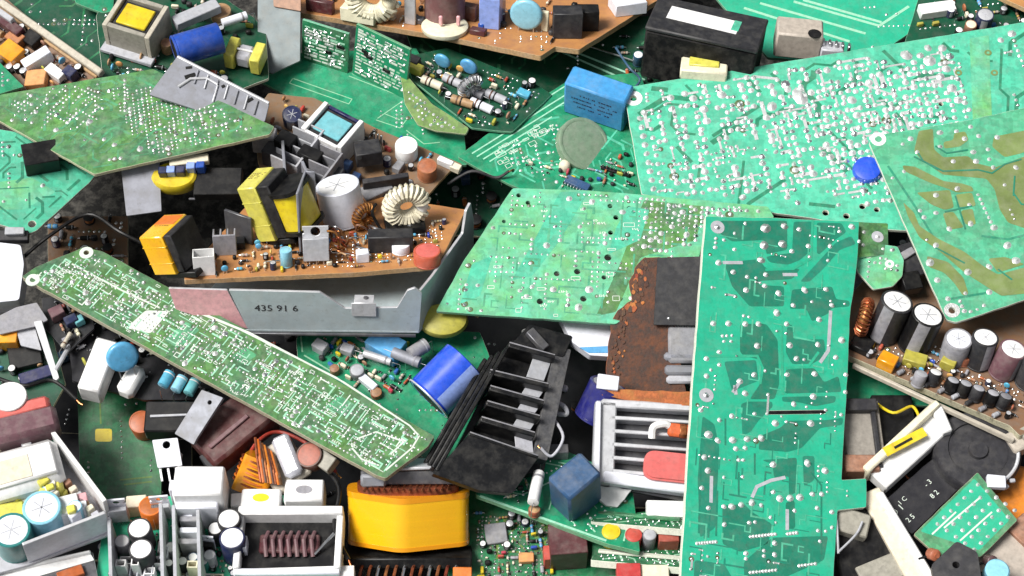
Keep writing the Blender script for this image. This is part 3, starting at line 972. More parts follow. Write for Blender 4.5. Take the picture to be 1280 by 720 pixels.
def scatter(B, region, n, seed=0, kinds='rdckmesp', base_rz=0, s=1., margin=5):
    """small parts set out on free spots of a component side, on the board's own axes"""
    rng = random.Random(seed * 7 + 1)
    reg = B.pp(region); xs = [p[0] for p in reg]; ys = [p[1] for p in reg]
    made = 0; tr = 0
    inv = lambda X, Y: (X, Y)
    R = lambda *a: round(rng.uniform(*a) * s * 2) / 2
    while made < n and tr < n * 25:
        tr += 1
        x = rng.uniform(min(xs), max(xs)); y = rng.uniform(min(ys), max(ys))
        kd = rng.choice(kinds)
        rad = {'r': 5, 'd': 4, 'c': 5, 'k': 5, 'm': 3, 'e': 5, 's': 3, 'p': 5, 'i': 9, 't': 6, 'b': 7}.get(kd, 4) * s
        if not B.inside(x, y, reg) or not B.inside(x, y, None, margin + rad * .5) or B.inhole(x, y, rad) or not B.free(x, y, rad): continue
        rz = base_rz + rng.choice((0, 90)) + rng.uniform(-4, 4)
        W = Loc(B, x, y)
        made += 1
        if kd == 'r':
            L = R(15, 22); c, s_ = math.cos(math.radians(rz)) * L / 2, math.sin(math.radians(rz)) * L / 2
            axial(LocF(B), x - c, y - s_, x + c, y + s_, R(1.8, 2.8), rng.choice(('beige', 'blue_sky', 'cream', 'tan')), rng.choice((('brown', 'black', 'red'), ('red', 'orange', 'brown'), ('black', 'yellow', 'brown'))))
        elif kd == 'd':
            L = R(13, 18); c, s_ = math.cos(math.radians(rz)) * L / 2, math.sin(math.radians(rz)) * L / 2
            axial(LocF(B), x - c, y - s_, x + c, y + s_, R(1.5, 3), rng.choice(('black', 'black', 'red_orange', 'grey')), ('grey_light',), name='diode', dumb=False)
        elif kd == 'c': disc(W, 0, 0, R(3.5, 6), R(2.5, 3.5), rng.choice(('orange_soft', 'blue_sky', 'tan', 'olive_epoxy', 'terracotta')), rz)
        elif kd == 'k': cap(W, 0, 0, R(4, 6), R(9, 14), rng.choice(('black', 'black', 'navy', 'charcoal')), rng.choice(('aluminium_bright', 'white')), 'grey_light', rz, base=True)
        elif kd == 'm': box(W, 0, 0, R(7, 11), R(3.5, 5), R(6, 9), rng.choice(('yellow', 'red', 'blue_royal', 'olive_epoxy', 'cream')), rz, h=0, name='film_capacitor', bev=1)
        elif kd == 'e': connector(W, 0, 0, R(13, 22), R(7, 9), R(8, 11), rng.randint(3, 5), rz, rng.choice(('white', 'cream')), h=0)
        elif kd == 's':
            smd(W, 0, 0, R(4, 6), R(2, 3), rz, rng.choice(('black', 'black', 'tan', 'cream')))
        elif kd == 'p': box(W, 0, 0, R(6, 9), R(5, 8), R(6, 8), rng.choice(('black', 'charcoal')), rz, h=0, name='small_transistor', bev=1.5)
        elif kd == 'i': chip(W, 0, 0, R(24, 34), R(11, 13), 8, rz, h=0)
        elif kd == 't': drum(W, 0, 0, R(5, 8), R(9, 13), h0=0)
        elif kd == 'b': box(W, 0, 0, R(12, 20), R(9, 12), R(10, 14), rng.choice(('black', 'grey', 'blue_steel')), rz, h=0, name='relay', bev=1)
        B.take(x, y, rad)
class LocF:
    """lets the component functions take board coordinates instead of picture positions"""
    def __init__(s, B): s.root = B.root
    def loc(s, x, y, h=0): return (x, y)
    def add(s, *a, **k): return Frame.add(s, *a, **k)
class Loc(LocF):
    def __init__(s, B, x, y): s.root = B.root; s.x, s.y = x, y
    def loc(s, a, b, h=0): return (s.x, s.y)
# ------------------------------------------------------------------ more helpers
def wall(F, a, b, poly, t, k, name='wall', holes=(), edge=None, label=None, parent=None, z=0, lean=0, rnd=1.5):
    """plate standing on the frame: runs from picture point a to b on the frame's plane, outline in (along, up)"""
    p = Vector((*F.loc(*a), z)); q = Vector((*F.loc(*b), z))
    d = (q - p).normalized(); n = Vector((d.y, -d.x, 0)); up = Vector((0, 0, 1))
    if lean:
        R = Matrix.Rotation(math.radians(lean), 3, d); n = R @ n; up = R @ up
    me = slab_mesh(name, roundpoly(poly, rnd), [circle(*h) for h in holes], t, k, edge or k)
    mw = Matrix.Translation(p * U) @ Matrix((d, up, n)).transposed().to_4x4()
    return link(name, me, parent or F.root, mw, label=label)
def length(F, a, b):
    return F.dist(*a, *b)
def rect(u0, v0, u1, v1):
    return [(u0, v0), (u1, v0), (u1, v1), (u0, v1)]

# ------------------------------------------------------------------ setting: dark floor rising under the heap
def ground():
    bm = bmesh.new()
    n = 60
    rng = random.Random(4)
    P0 = pile(640, 360, -230) * U
    sl = PN
    vs = []
    for j in range(n + 1):
        for i in range(n + 1):
            x = -1.6 + 3.2 * i / n; y = -1.3 + 3.6 * j / n
            z = P0.z - (sl.y * (y - P0.y)) / sl.z
            r = math.hypot(x / .75, (y - .1) / .6)
            k = max(0, min(1, 1.6 - r)); k = k * k * (3 - 2 * k)
            vs.append(bm.verts.new((x, y, max(0, z) * k + rng.uniform(0, .004))))
    for j in range(n):
        for i in range(n):
            a = j * (n + 1) + i
            bm.faces.new((vs[a], vs[a + 1], vs[a + n + 2], vs[a + n + 1]))
    me = bpy.data.meshes.new('ground'); bm.to_mesh(me); bm.free()
    me.materials.append(M('ground'))
    o = link('ground', me); o['kind'] = 'structure'
ground()

# ------------------------------------------------------------------ tall teal board, solder side towards us
TB = Board('circuit_board', 'tall teal board showing its solder side with a thin black slot cut across it', (960, 300, 78), (.20, .40),
           [(882, 270), (985, 273), (1074, 277), (1072, 322), (1062, 400), (1058, 500), (1052, 600), (1083, 598), (1083, 634), (1047, 638), (1042, 720), (1036, 800), (845, 800), (851, 720), (865, 490)],
           'mask_teal', 'fr4_edge_white', t=9, holes=[[(962, 513.5), (1031, 512.5), (1031, 517), (962, 518)]], rnd=2)
for pl in [
    [(900, 276), (984, 276), (984, 312), (958, 318), (955, 300), (915, 302), (900, 292)],
    [(992, 277), (1015, 277), (1015, 312), (1000, 325), (985, 331), (962, 328), (957, 321), (990, 316)],
    [(1021, 278), (1052, 279), (1058, 290), (1045, 299), (1024, 318), (1021, 316)],
    [(1064, 295), (1070, 305), (1050, 312), (1030, 335), (1012, 352), (1000, 352), (1022, 328), (1045, 303)],
    [(905, 328), (948, 324), (958, 336), (1000, 336), (990, 349), (950, 351), (948, 356), (980, 358), (980, 383), (937, 383), (915, 358)],
    [(990, 362), (1040, 358), (1045, 374), (1062, 376), (1062, 383), (1040, 385), (1035, 392), (1015, 402), (1008, 386), (987, 386)],
    [(925, 405), (958, 405), (972, 425), (974, 480), (968, 499), (937, 499), (950, 480), (952, 450), (930, 445), (925, 440)],
    [(984, 408), (990, 405), (992, 424), (1030, 424), (1032, 445), (1015, 455), (990, 455), (982, 440)],
    [(982, 462), (1018, 460), (1030, 478), (1048, 470), (1052, 490), (981, 492)],
    [(905, 452), (945, 450), (948, 476), (915, 489), (910, 470)],
    [(926, 505), (934, 502), (965, 502), (966, 508), (948, 526), (938, 540), (928, 545)],
    [(977, 496), (1045, 495), (1044, 503), (1018, 508), (1000, 503), (978, 502)],
    [(950, 545), (975, 535), (985, 526), (1035, 525), (1054, 522), (1053, 531), (1025, 535), (1002, 560), (985, 565), (948, 562)],
    [(952, 575), (996, 572), (996, 615), (986, 620), (986, 595), (968, 598), (965, 580)],
    [(1003, 570), (1018, 570), (1018, 600), (1005, 608)],
    [(878, 520), (893, 530), (899, 560), (894, 660), (875, 672), (872, 600)],
    [(903, 632), (930, 630), (940, 640), (965, 655), (960, 680), (925, 690), (903, 680)],
    [(965, 672), (1035, 670), (1030, 700), (985, 720), (960, 740), (930, 740), (930, 702)],
    [(982, 628), (993, 625), (994, 660), (983, 662)],
    [(868, 700), (905, 705), (920, 730), (910, 770), (866, 770)]]:
    TB.areas([pl], 'mask_teal_dark', .12, 'bare_area')
def tx(L, x0, y0):
    return [(x0 + p[0] / 3, y0 + p[1] / 3) + tuple(p[2:]) for p in L]
pads = tx([(245, 58, 3), (447, 80, 3.4), (645, 70, 4.2), (205, 95, 2.6), (165, 120, 2.6), (205, 155, 2.6), (420, 162, 3.4), (482, 143, 3.6), (563, 143, 3.6), (672, 125, 2.8), (598, 88, 2.6),
           (145, 205, 4), (200, 240, 4), (322, 250, 3.6), (252, 258, 3), (248, 308, 4), (318, 292, 3.4), (370, 320, 4.6), (468, 308, 4, 1.3), (548, 305, 4), (363, 393, 5.2), (425, 365, 3.6), (570, 365, 3.8), (522, 418, 4),
           (125, 433, 4), (182, 433, 4), (245, 435, 4), (295, 435, 4), (400, 435, 3.8), (290, 517, 4.4), (412, 515, 4.2), (517, 512, 4), (607, 495, 4.8), (437, 565, 4.2), (100, 565, 3.4), (148, 540, 3.4), (585, 560, 3.4),
           (278, 625, 4), (402, 625, 3.8), (505, 622, 4), (622, 625, 3), (100, 630, 3.4), (148, 588, 2.8), (225, 650, 4), (245, 695, 3.8), (500, 708, 4), (620, 690, 3), (160, 480, 2.2), (176, 479, 2.2), (195, 478, 2.2), (165, 500, 2.2), (192, 500, 2.2)], 850, 260)
pads += tx([(108, 97, 3.4), (273, 35, 3.6), (530, 47, 4.6), (457, 75, 3.8), (225, 120, 3.6), (310, 112, 2.8), (178, 135, 3.2), (388, 147, 4.6), (520, 148, 4.6), (137, 190, 5.2), (172, 212, 4.4), (228, 210, 4.6), (282, 207, 4.6), (335, 203, 4.8),
            (240, 243, 3.4), (275, 240, 3.2), (122, 275, 4), (135, 325, 4), (112, 390, 3.2), (137, 465, 3), (380, 302, 4.2), (508, 297, 5.2), (575, 325, 4.6), (635, 115, 2.6), (195, 460, 3.2), (225, 460, 4.6), (260, 453, 3.8), (300, 445, 4.8), (335, 455, 3),
            (405, 430, 4.8), (443, 428, 4.6), (480, 425, 4.6), (527, 413, 3.2), (562, 413, 3.4), (380, 405, 3), (197, 527, 3.4), (545, 465, 3), (460, 475, 3), (385, 597, 3.4), (385, 640, 3.6), (345, 625, 2.6), (345, 645, 2.6), (278, 635, 3), (278, 655, 2.6),
            (370, 500, 2.6), (555, 590, 2.6), (548, 550, 2.4), (600, 480, 3), (600, 538, 2.8), (250, 285, 2.6), (268, 285, 2.6), (195, 350, 2.4), (265, 348, 2.4), (290, 520, 2.6), (312, 518, 2.6)], 840, 480)
for (x0, x1, y0, y1, n) in ((295, 388, 573, 563, 9), (95, 165, 598, 592, 8), (295, 390, 707, 698, 9), (478, 538, 682, 674, 6), (435, 468, 562, 558, 4)):
    pads += tx([(x0 + (x1 - x0) * i / (n - 1), y0 + (y1 - y0) * i / (n - 1), 2.4) for i in range(n)], 840, 480)
mb = MB(); mb.strip(TB.pp([(961, 516), (1032, 514.6)]), 3.6, -2, .15, 'black'); TB.add('cut_slot', mb)  # black strip over the cut paints the shade inside the slot
TB.pads(pads, 'solder_white')
big = tx([(322, 76, 6.6), (392, 68, 5.2), (316, 140, 6.2), (385, 135, 5.6), (305, 195, 5.4)], 850, 260)
TB.pads(big, 'solder_dull', 'large_solder_joints')
for (px, py) in ((897, 284), (883, 494)):
    TB.ring(px, py, 3, 9, 'grey_light', 'screw_pad'); TB.pads([(px, py, 4.4)], 'solder')
TB.joints(130, 1.4, 2.6, 'solder_white', rows=.3, pitch=6, blob=.35, seed=3, name='small_solder_joints', margin=8)
TB.lines(tx([[(160, 205), (235, 205)], [(385, 250), (440, 250)], [(565, 385), (556, 535), (525, 580)], [(198, 692), (222, 655)]], 850, 260) if False else
         [tx(l, 850, 260) for l in ([(160, 205), (235, 205)], [(385, 250), (440, 250)], [(565, 385), (556, 535), (525, 580)], [(198, 692), (222, 655)])], 4.2, 'grey_light', .3, 'printed_bars')
TB.lines([tx(l, 840, 480) for l in ([(148, 345), (146, 445)], [(300, 425), (318, 385), (370, 362), (425, 350)], [(432, 470), (432, 548)], [(240, 40), (235, 5)])], 4., 'grey_light', .3, 'printed_bars')
TB.lines([tx(l, 840, 480) for l in ([(110, 250), (100, 560)], [(170, 400), (165, 570)], [(125, 480), (122, 580)], [(250, 330), (250, 420)], [(200, 130), (200, 230)], [(310, 260), (310, 340)], [(520, 330), (560, 380), (560, 640)])], 2.2, 'mask_teal_dark', .16, 'bare_gaps')
TB.lines([tx(l, 850, 260) for l in ([(320, 232), (425, 228), (490, 190), (498, 45)], [(110, 555), (290, 555), (310, 600), (300, 660)], [(380, 440), (385, 700)], [(395, 600), (480, 595), (520, 540)])], 3.2, 'mask_teal', .3, 'copper_tracks')

TB.tracks(70, 1.5, 'mask_mint', .26, seed=18, grid=6.5, maxlen=8, name='copper_tracks', diag=False)
TB.tracks(40, 1.4, 'mask_teal_dark', .2, seed=19, grid=7, maxlen=7, name='bare_gaps', region=[(865, 540), (1050, 540), (1035, 800), (850, 800)], diag=False)

XT = Board('circuit_board', 'small faded sage board end sticking out behind the top of the tall board', (1090, 300, 36), (.15, .42), [(1050, 276), (1110, 279), (1111, 318), (1050, 324)], 'mask_sage', 'fr4_edge_green', t=4)
XT.ring(1097, 296, 3, 8, 'grey_light', 'screw_pad'); XT.pads([(1097, 296, 4), (1080, 290, 2.6), (1079, 306, 2.4), (1104, 311, 2.2)], 'solder_white')

# ------------------------------------------------------------------ right hand board with olive tracks
RB = Board('circuit_board', 'green board with wide olive tracks overlapping the large mint board', (1180, 280, 66), (-.08, .44),
           [(1086, 178), (1100, 168), (1200, 152), (1290, 133), (1420, 108), (1420, 335), (1290, 372), (1195, 403), (1183, 400)],
           'mask_jade', 'fr4_edge_white', t=5, holes=[(1098, 174, 4.5), (1190, 388, 4.2)])
RB.ring(1098, 174, 4.6, 10, 'white'); RB.ring(1190, 388, 4.4, 10, 'solder_dull')
def rz_(L): return [(1060 + p[0] / 2.4, 120 + p[1] / 2.4) for p in L]
RB.areas([rz_(l) for l in (
    [(212, 105), (255, 98), (258, 160), (285, 184), (360, 180), (385, 202), (440, 215), (520, 185), (620, 150), (620, 440), (540, 400), (480, 380), (455, 340), (440, 280), (415, 248), (350, 242), (285, 236), (220, 192), (198, 165)],
    [(318, 112), (352, 106), (362, 132), (335, 152), (288, 158), (286, 138), (316, 132)],
    [(438, 122), (560, 98), (620, 95), (620, 130), (520, 172), (470, 184), (432, 152)],
    [(162, 208), (200, 212), (288, 256), (340, 262), (372, 272), (378, 286), (326, 290), (300, 278), (250, 262), (170, 226)],
    [(205, 290), (306, 282), (318, 335), (290, 342), (250, 326)], [(322, 296), (372, 290), (384, 330), (330, 334)], [(284, 352), (316, 347), (348, 394), (300, 402)], [(338, 344), (374, 338), (384, 386), (352, 386)],
    [(165, 318), (198, 350), (214, 390), (270, 428), (350, 468), (402, 508), (450, 536), (540, 512), (640, 480), (640, 570), (540, 592), (460, 600), (420, 575), (350, 530), (270, 462), (214, 424), (180, 362)],
    [(236, 480), (300, 498), (346, 545), (362, 595), (345, 600), (318, 560), (288, 530), (240, 512)],
    [(420, 488), (472, 483), (530, 505), (450, 530)])], 'trace_olive', .2, 'copper_area')
RB.lines([rz_(l) for l in ([(198, 182), (285, 226), (390, 222), (432, 232), (470, 205), (520, 190)], [(262, 150), (296, 172), (360, 162)], [(262, 455), (350, 502)], [(450, 520), (492, 552)], [(495, 290), (520, 325), (560, 330)], [(500, 240), (496, 300)],
          [(206, 165), (225, 195), (270, 222)], [(322, 300), (352, 400)], [(290, 348), (372, 330)])], 2., 'mask_teal_dark', .7, 'bare_gaps')
RB.lines([rz_(l) for l in ([(120, 210), (200, 330), (260, 430)], [(400, 420), (480, 430), (560, 410)], [(300, 610), (420, 590)])], 3., 'mask_mint_dark', .15, 'bare_tracks')
rp = tx([(485, 520, 0)], 940, 0)[:0]
rp += tx([(595, 520, 4), (620, 570, 3), (705, 497, 4.6), (767, 492, 3), (797, 520, 4), (705, 550, 3.8), (820, 475, 3.4), (830, 570, 4.2), (850, 510, 3.4), (885, 560, 3), (840, 605, 4), (755, 605, 3.6), (905, 628, 3.6), (890, 597, 3), (990, 628, 4.2), (570, 643, 2.8), (527, 667, 2.6), (770, 707, 4.2), (920, 515, 4), (565, 540, 2.4)], 940, 0)
rp += tx([(740, 138, 4.2), (820, 118, 4.4), (690, 78, 3.6), (815, 48, 3.4), (908, 133, 5), (958, 200, 5.6), (690, 200, 4.4), (668, 265, 5.4), (890, 280, 4.6), (810, 300, 5), (990, 258, 5.4), (695, 330, 4), (735, 400, 3.6), (890, 375, 4), (800, 380, 3), (645, 95, 3.4), (630, 70, 2.8), (690, 12, 4), (820, 448, 2.6), (870, 425, 2.6), (845, 440, 2.2)], 940, 240)
rp += tx([(848 + i * 8, 10 + i * 17, 2.5) for i in range(8)], 940, 240)
RB.pads(rp, 'solder_white')
RB.joints(26, 1.8, 3.2, 'solder_white', rows=.2, seed=5, name='small_solder_joints')

# ------------------------------------------------------------------ big mint board crowded with solder
BR = Board('circuit_board', 'large mint board crowded with white solder joints and a ringed corner hole', (900, 180, 22), (-.05, .50),
           [(779, 110), (1000, 74), (1290, 26), (1420, 5), (1420, 300), (1110, 287), (940, 262), (802, 243)],
           'mask_mint', 'fr4_edge_white', t=5, holes=[(792, 123, 4.5), (1010, 154, 2.5), (1032, 266, 4), (1058, 270, 4), (1078, 258, 4), (1096, 262, 3.5), (1176, 130, 3)])
BR.ring(792, 123, 4.7, 12, 'white')
BR.pads([(800 + i * 2.1, 148 + i * 11, 4.6) for i in range(9)] + [(812 + i * 2.1, 150 + i * 11, 3.6) for i in range(8)], 'solder_white')
BR.pads([(1133, 69, 9), (1162, 76, 9), (1160, 60, 6), (1178, 60, 6), (1000, 120, 10, 1.5), (965, 133, 8), (1065, 125, 7), (1183, 86, 6), (1190, 110, 7), (1198, 125, 6), (1251, 50, 5), (1265, 42, 6)], 'solder_white', 'large_solder_joints')
BR.tracks(55, 5., 'mask_mint_dark', .14, seed=2, grid=11, maxlen=10, name='bare_gaps')
da = BR.ang(800, 170, 1100, 120)
HOT = [(800, 115), (1200, 55), (1215, 165), (1105, 260), (815, 240)]
BR.joints(420, 3.6, 6.2, 'solder_white', HOT, .34, 6, pitch=9.6, direc=da, blob=.75, flux=.02, jit=1.6)
BR.joints(200, 3.0, 5.0, 'solder_white', [(960, 130), (1190, 70), (1205, 150), (1100, 200), (960, 190)], .45, 7, pitch=8.4, direc=da, blob=.8, flux=.02, jit=1.4, name='dense_solder_joints')
BR.joints(130, 2.2, 3.4, 'solder_white', HOT, .15, 9, pitch=7, direc=da, blob=.5, flux=.02, jit=1.5, name='small_solder_joints')
BR.joints(90, 2.4, 4.6, 'solder_white', [(1255, 40), (1290, 30), (1420, 10), (1420, 160), (1260, 140)], .4, 7, pitch=8.5, direc=da, blob=.3, name='side_solder_joints')
BR.areas([[(1212, 48), (1236, 44), (1240, 150), (1216, 152)]], 'mask_pale', .3, 'printed_band')
for (px, py) in ((1235, 66), (1243, 91), (1198, 91)): BR.ring(px, py, 2.2, 5, 'trace_olive', 'pad_ring')

# ------------------------------------------------------------------ middle pale board
CB = Board('circuit_board', 'pale green board with scattered dark holes beside the steel tray', (720, 320, 40), (0, .50),
           [(641, 235), (720, 237), (800, 243), (960, 258), (968, 272), (885, 276), (872, 330), (770, 405), (545, 389), (580, 325)],
           'mask_pale', 'fr4_edge_green', t=5,
           holes=tx([(345, 320, 3), (395, 322, 5), (360, 245, 4.6), (245, 298, 4), (168, 306, 3.6), (105, 410, 4), (268, 400, 4), (400, 398, 5), (372, 438, 4), (368, 52, 3.2), (390, 95, 3.4), (370, 152, 3.2), (440, 60, 3), (25, 12, 3), (60, 40, 3)], 640, 240)
           + tx([(985, 14, 3), (760, 208, 3), (740, 312, 3), (690, 395, 3), (930, 110, 2.5)], 320, 240))
CB.areas([[(700, 240), (735, 240), (700, 300), (665, 345), (640, 350), (668, 300)], [(785, 258), (812, 262), (800, 300), (760, 318), (770, 285)], [(590, 330), (615, 320), (600, 370), (575, 380)]], 'mask_mint', .1, 'copper_area')
CB.areas([[(805, 250), (880, 258), (870, 300), (800, 322), (770, 390), (745, 395), (775, 330)]], 'mask_sage', .08, 'bare_area')
CB.tracks(45, 2.2, 'mask_pale_dark', .16, seed=12, grid=9, maxlen=9, name='bare_gaps', diag=False)
CB.pads(tx([(215, 25, 4.2), (300, 35, 4), (130, 200, 5), (155, 365, 4.6), (290, 365, 5.4), (250, 432, 5.8), (520, 180, 4), (560, 155, 4), (555, 185, 3.6), (600, 130, 4), (640, 75, 4), (610, 80, 3.6), (430, 20, 3.6), (415, 75, 4), (655, 160, 5), (350, 160, 3.4), (75, 355, 3.6), (55, 390, 3.6), (30, 370, 3), (180, 180, 3.2), (325, 228, 3.4), (255, 130, 3.4)], 640, 240), 'solder_white')
CB.joints(260, 1.5, 3.2, 'solder_white', None, .35, 14, direc=CB.ang(640, 235, 800, 243), name='small_solder_joints')
CB.joints(60, 2.2, 3.8, 'solder_white', [(800, 246), (960, 262), (900, 275), (870, 310), (800, 310)], .3, 16, name='edge_solder_joints')
CB.silk_marks(26, 'silk', seed=4)

# ------------------------------------------------------------------ long narrow strip board
LS = Board('circuit_board', 'long narrow green strip board with two ringed holes at one end', (280, 440, 52), (.02, .56),
           [(27, 346), (44, 334), (104, 309), (128, 314), (330, 424), (543, 545), (535, 558), (482, 598), (470, 594), (200, 444)],
           'mask_sage', 'fr4_edge', t=8, xdir=(437, 232), holes=[(108, 316, 3.4), (41, 350, 3.4)])
LS.ring(108, 316, 3.6, 9, 'silk'); LS.ring(41, 350, 3.6, 9, 'silk')
LS.areas([[(158, 410), (182, 388), (212, 389), (188, 417)]], 'silk', .2, 'printed_panel')
LS.areas([[(205, 425), (232, 402), (250, 412), (224, 436)], [(288, 446), (306, 434), (322, 444), (304, 456)], [(408, 508), (424, 494), (446, 507), (428, 520)]], 'mask_green_lt', .12, 'copper_area')
LS.lines([[(215, 378), (300, 412), (420, 472), (512, 532), (524, 545), (515, 560), (482, 588)], [(232, 383), (312, 416), (430, 478), (500, 524)],
          [(440, 560), (452, 574), (474, 582)], [(448, 548), (470, 540), (505, 552), (488, 568)], [(90, 330), (150, 362), (200, 385)]], 2.0, 'silk', .26, 'tinned_tracks')
LS.tracks(130, 1.5, 'silk_green', .18, seed=21, grid=7, maxlen=6, diag=False)
LS.tracks(50, 1.0, 'silk', .22, seed=22, grid=6, maxlen=3, name='tinned_tracks', diag=False)
LS.pads([(130 + i * 8.2, 388 - i * 4.6, 2.8) for i in range(6)] + [(155 + i * 8, 398 - i * 5, 2.4) for i in range(5)] + [(110, 378, 4.6), (107, 366, 4)], 'solder_white')
LS.joints(700, 1.3, 2.7, 'solder_white', None, .55, 23, pitch=5.2, name='small_solder_joints', margin=4)
LS.joints(26, 3, 4, 'solder_white', None, .1, 24, name='large_solder_joints', margin=6)
LS.silk_marks(110, 'silk', seed=6, sz=(4, 8))

# ------------------------------------------------------------------ left board A (sage), and slotted heat sink on it
BA = Board('circuit_board', 'sage green board with a cream edge lying under the slotted heat sink plate', (170, 150, 42), (-.10, .62),
           [(-46, 126), (191, 86), (343, 158), (337, 168), (118, 218)],
           'mask_sage', 'fr4_edge', t=5)
BA.tracks(60, 2.4, 'mask_green_lt', .15, seed=31, grid=8)
BA.joints(40, 2.4, 4, 'solder_white', None, .2, 33, margin=6, name='large_solder_joints')
BA.joints(260, 1.5, 3.0, 'solder_white', [(140, 110), (230, 108), (320, 160), (190, 195), (150, 150)], .5, 32, direc=BA.ang(118, 218, 338, 168), pitch=6)
BA.joints(110, 1.5, 3.0, 'solder_white', [(10, 120), (120, 95), (140, 110), (110, 180), (20, 150)], .4, 34, name='side_solder_joints', direc=BA.ang(20, 150, 100, 190), pitch=6)
BA.pads([(112, 152, 5), (110, 153, 3), (15, 150, 3), (45, 140, 3.4), (130, 174, 3.6), (143, 181, 4), (175, 186, 5), (210, 185, 4)], 'solder_white', 'edge_solder_joints')

HS = Frame('heat_sink', 'light grey aluminium heat sink plate with oval slots leaning on sage board', 'heat sink', (260, 125, 52), (.10, .34), (110, 58))
plate(HS, [(222, 70), (337, 128), (331, 152), (292, 152), (186, 118)], 4, 'aluminium', 'slotted_plate', rnd=2)
for (x1, y1, x2, y2, w_) in ((232, 85, 240, 84, 4), (231, 97, 244, 93, 6), (277, 109, 281, 107, 4.5), (309, 127, 316, 123, 5)):
    mb = MB(); a = HS.loc(x1, y1); b = HS.loc(x2, y2)
    mb.tube([(a[0], a[1], .4), (b[0], b[1], .4)], w_ / 2, 'black', 8); 
    o = HS.add('slot', mb); o.scale = (1, 1, .3)
mb = MB(); pts = [(*HS.loc(x, y), 1) for x, y in ((223, 109), (238, 99), (258, 98), (272, 106))]; mb.tube(pts, 2.0, 'aluminium_bright', 8); HS.add('rib', mb)
mb = MB(); pts = [(*HS.loc(x, y), 1) for x, y in ((272, 107), (266, 128))]; mb.tube(pts, 1.4, 'aluminium_bright', 8); HS.add('rib', mb)
for i in range(7):
    mb = MB(); x0, y0 = 248 + i * 12.4, 88 + i * 6.4; mb.tube([(*HS.loc(x0, y0), 1.2), (*HS.loc(x0 - 5, y0 + 17), 1.2)], 1.1, 'aluminium_bright' if i % 2 else 'aluminium', 7); HS.add('fin', mb)
mb = MB(); pts = [(*HS.loc(x, y), 0) for x, y in ((222, 71), (336, 129))]; mb.tube(pts, 2.4, 'aluminium_bright', 8); HS.add('rim', mb)
# ------------------------------------------------------------------ orange power supply board in its steel tray
TILT_T = (.02, .80)
TR = Frame('steel_tray', 'grey steel tray with a stamped number and pink end under the orange board', 'metal tray', (400, 412, 22), TILT_T, (210, 3))
FL, FRr, BRr = (222, 411), (524, 414), (592, 322)
W_ = length(TR, FL, FRr)
def tu(px): return (px - 222) * W_ / (524 - 222)
plate(TR, [(222, 411), (524, 414), (592, 322), (300, 316)], 3, 'zinc', 'tray_floor', rnd=2)
TRW = wall(TR, FL, FRr, [(tu(310), 0), (tu(524), 0), (tu(528), 58), (tu(519), 66), (tu(510), 62), (tu(497), 36), (tu(432), 34), (tu(402), 58), (tu(290), 60)], 3.5, 'zinc', 'front_wall', edge='aluminium_bright')
wall(TR, FL, FRr, [(tu(310), 1), (tu(288), 60), (tu(216), 62), (tu(222), 30), (tu(260), 14)], 3, 'pink', 'front_wall', edge='aluminium_bright', label='pink painted end of tray wall')
Lr = length(TR, FRr, BRr)
wall(TR, FRr, BRr, [(0, 0), (Lr, 0), (Lr, 60), (Lr * .94, 92), (Lr * .86, 88), (Lr * .80, 60), (Lr * .25, 56), (0, 58)], 3.5, 'zinc', 'side_wall', edge='aluminium_bright')
mb = MB(); mb.box((0, 0, 0), (30, 1.6, 20), 'aluminium_bright', .5); mb.box((0, 9, 9), (24, 16, 1.6), 'aluminium_bright', .5)
mb.lathe([(3, 0), (3, 1.2), (2, 1.4)], 'steel_dark', 12, Matrix.Translation((2, 10, 10)))
x, y = TR.loc(456, 413); TR.add('clip', mb, LM(x, y - 2.6, 34))
mb = MB(); mb.box((0, 0, 0), (W_ * .98, 4, 3), 'steel_dark', .5); x, y = TR.loc(372, 414); TR.add('lower_rim', mb, LM(x, y - 1.5, -3))
tm = text_mesh('435 91 6', 13, 'charcoal', 1.15)
link('stamped_number', tm, TRW, LM(tu(347), 33, .45))

OB = Board('circuit_board', 'orange brown power supply board crowded with parts, sitting in the steel tray', (400, 342, 66), TILT_T,
           [(230, 350), (232, 341), (318, 246), (440, 240), (583, 262), (548, 330), (536, 333), (440, 341)], 'phenolic', 'phenolic_edge', t=7, holes=[(315, 345, 3)])
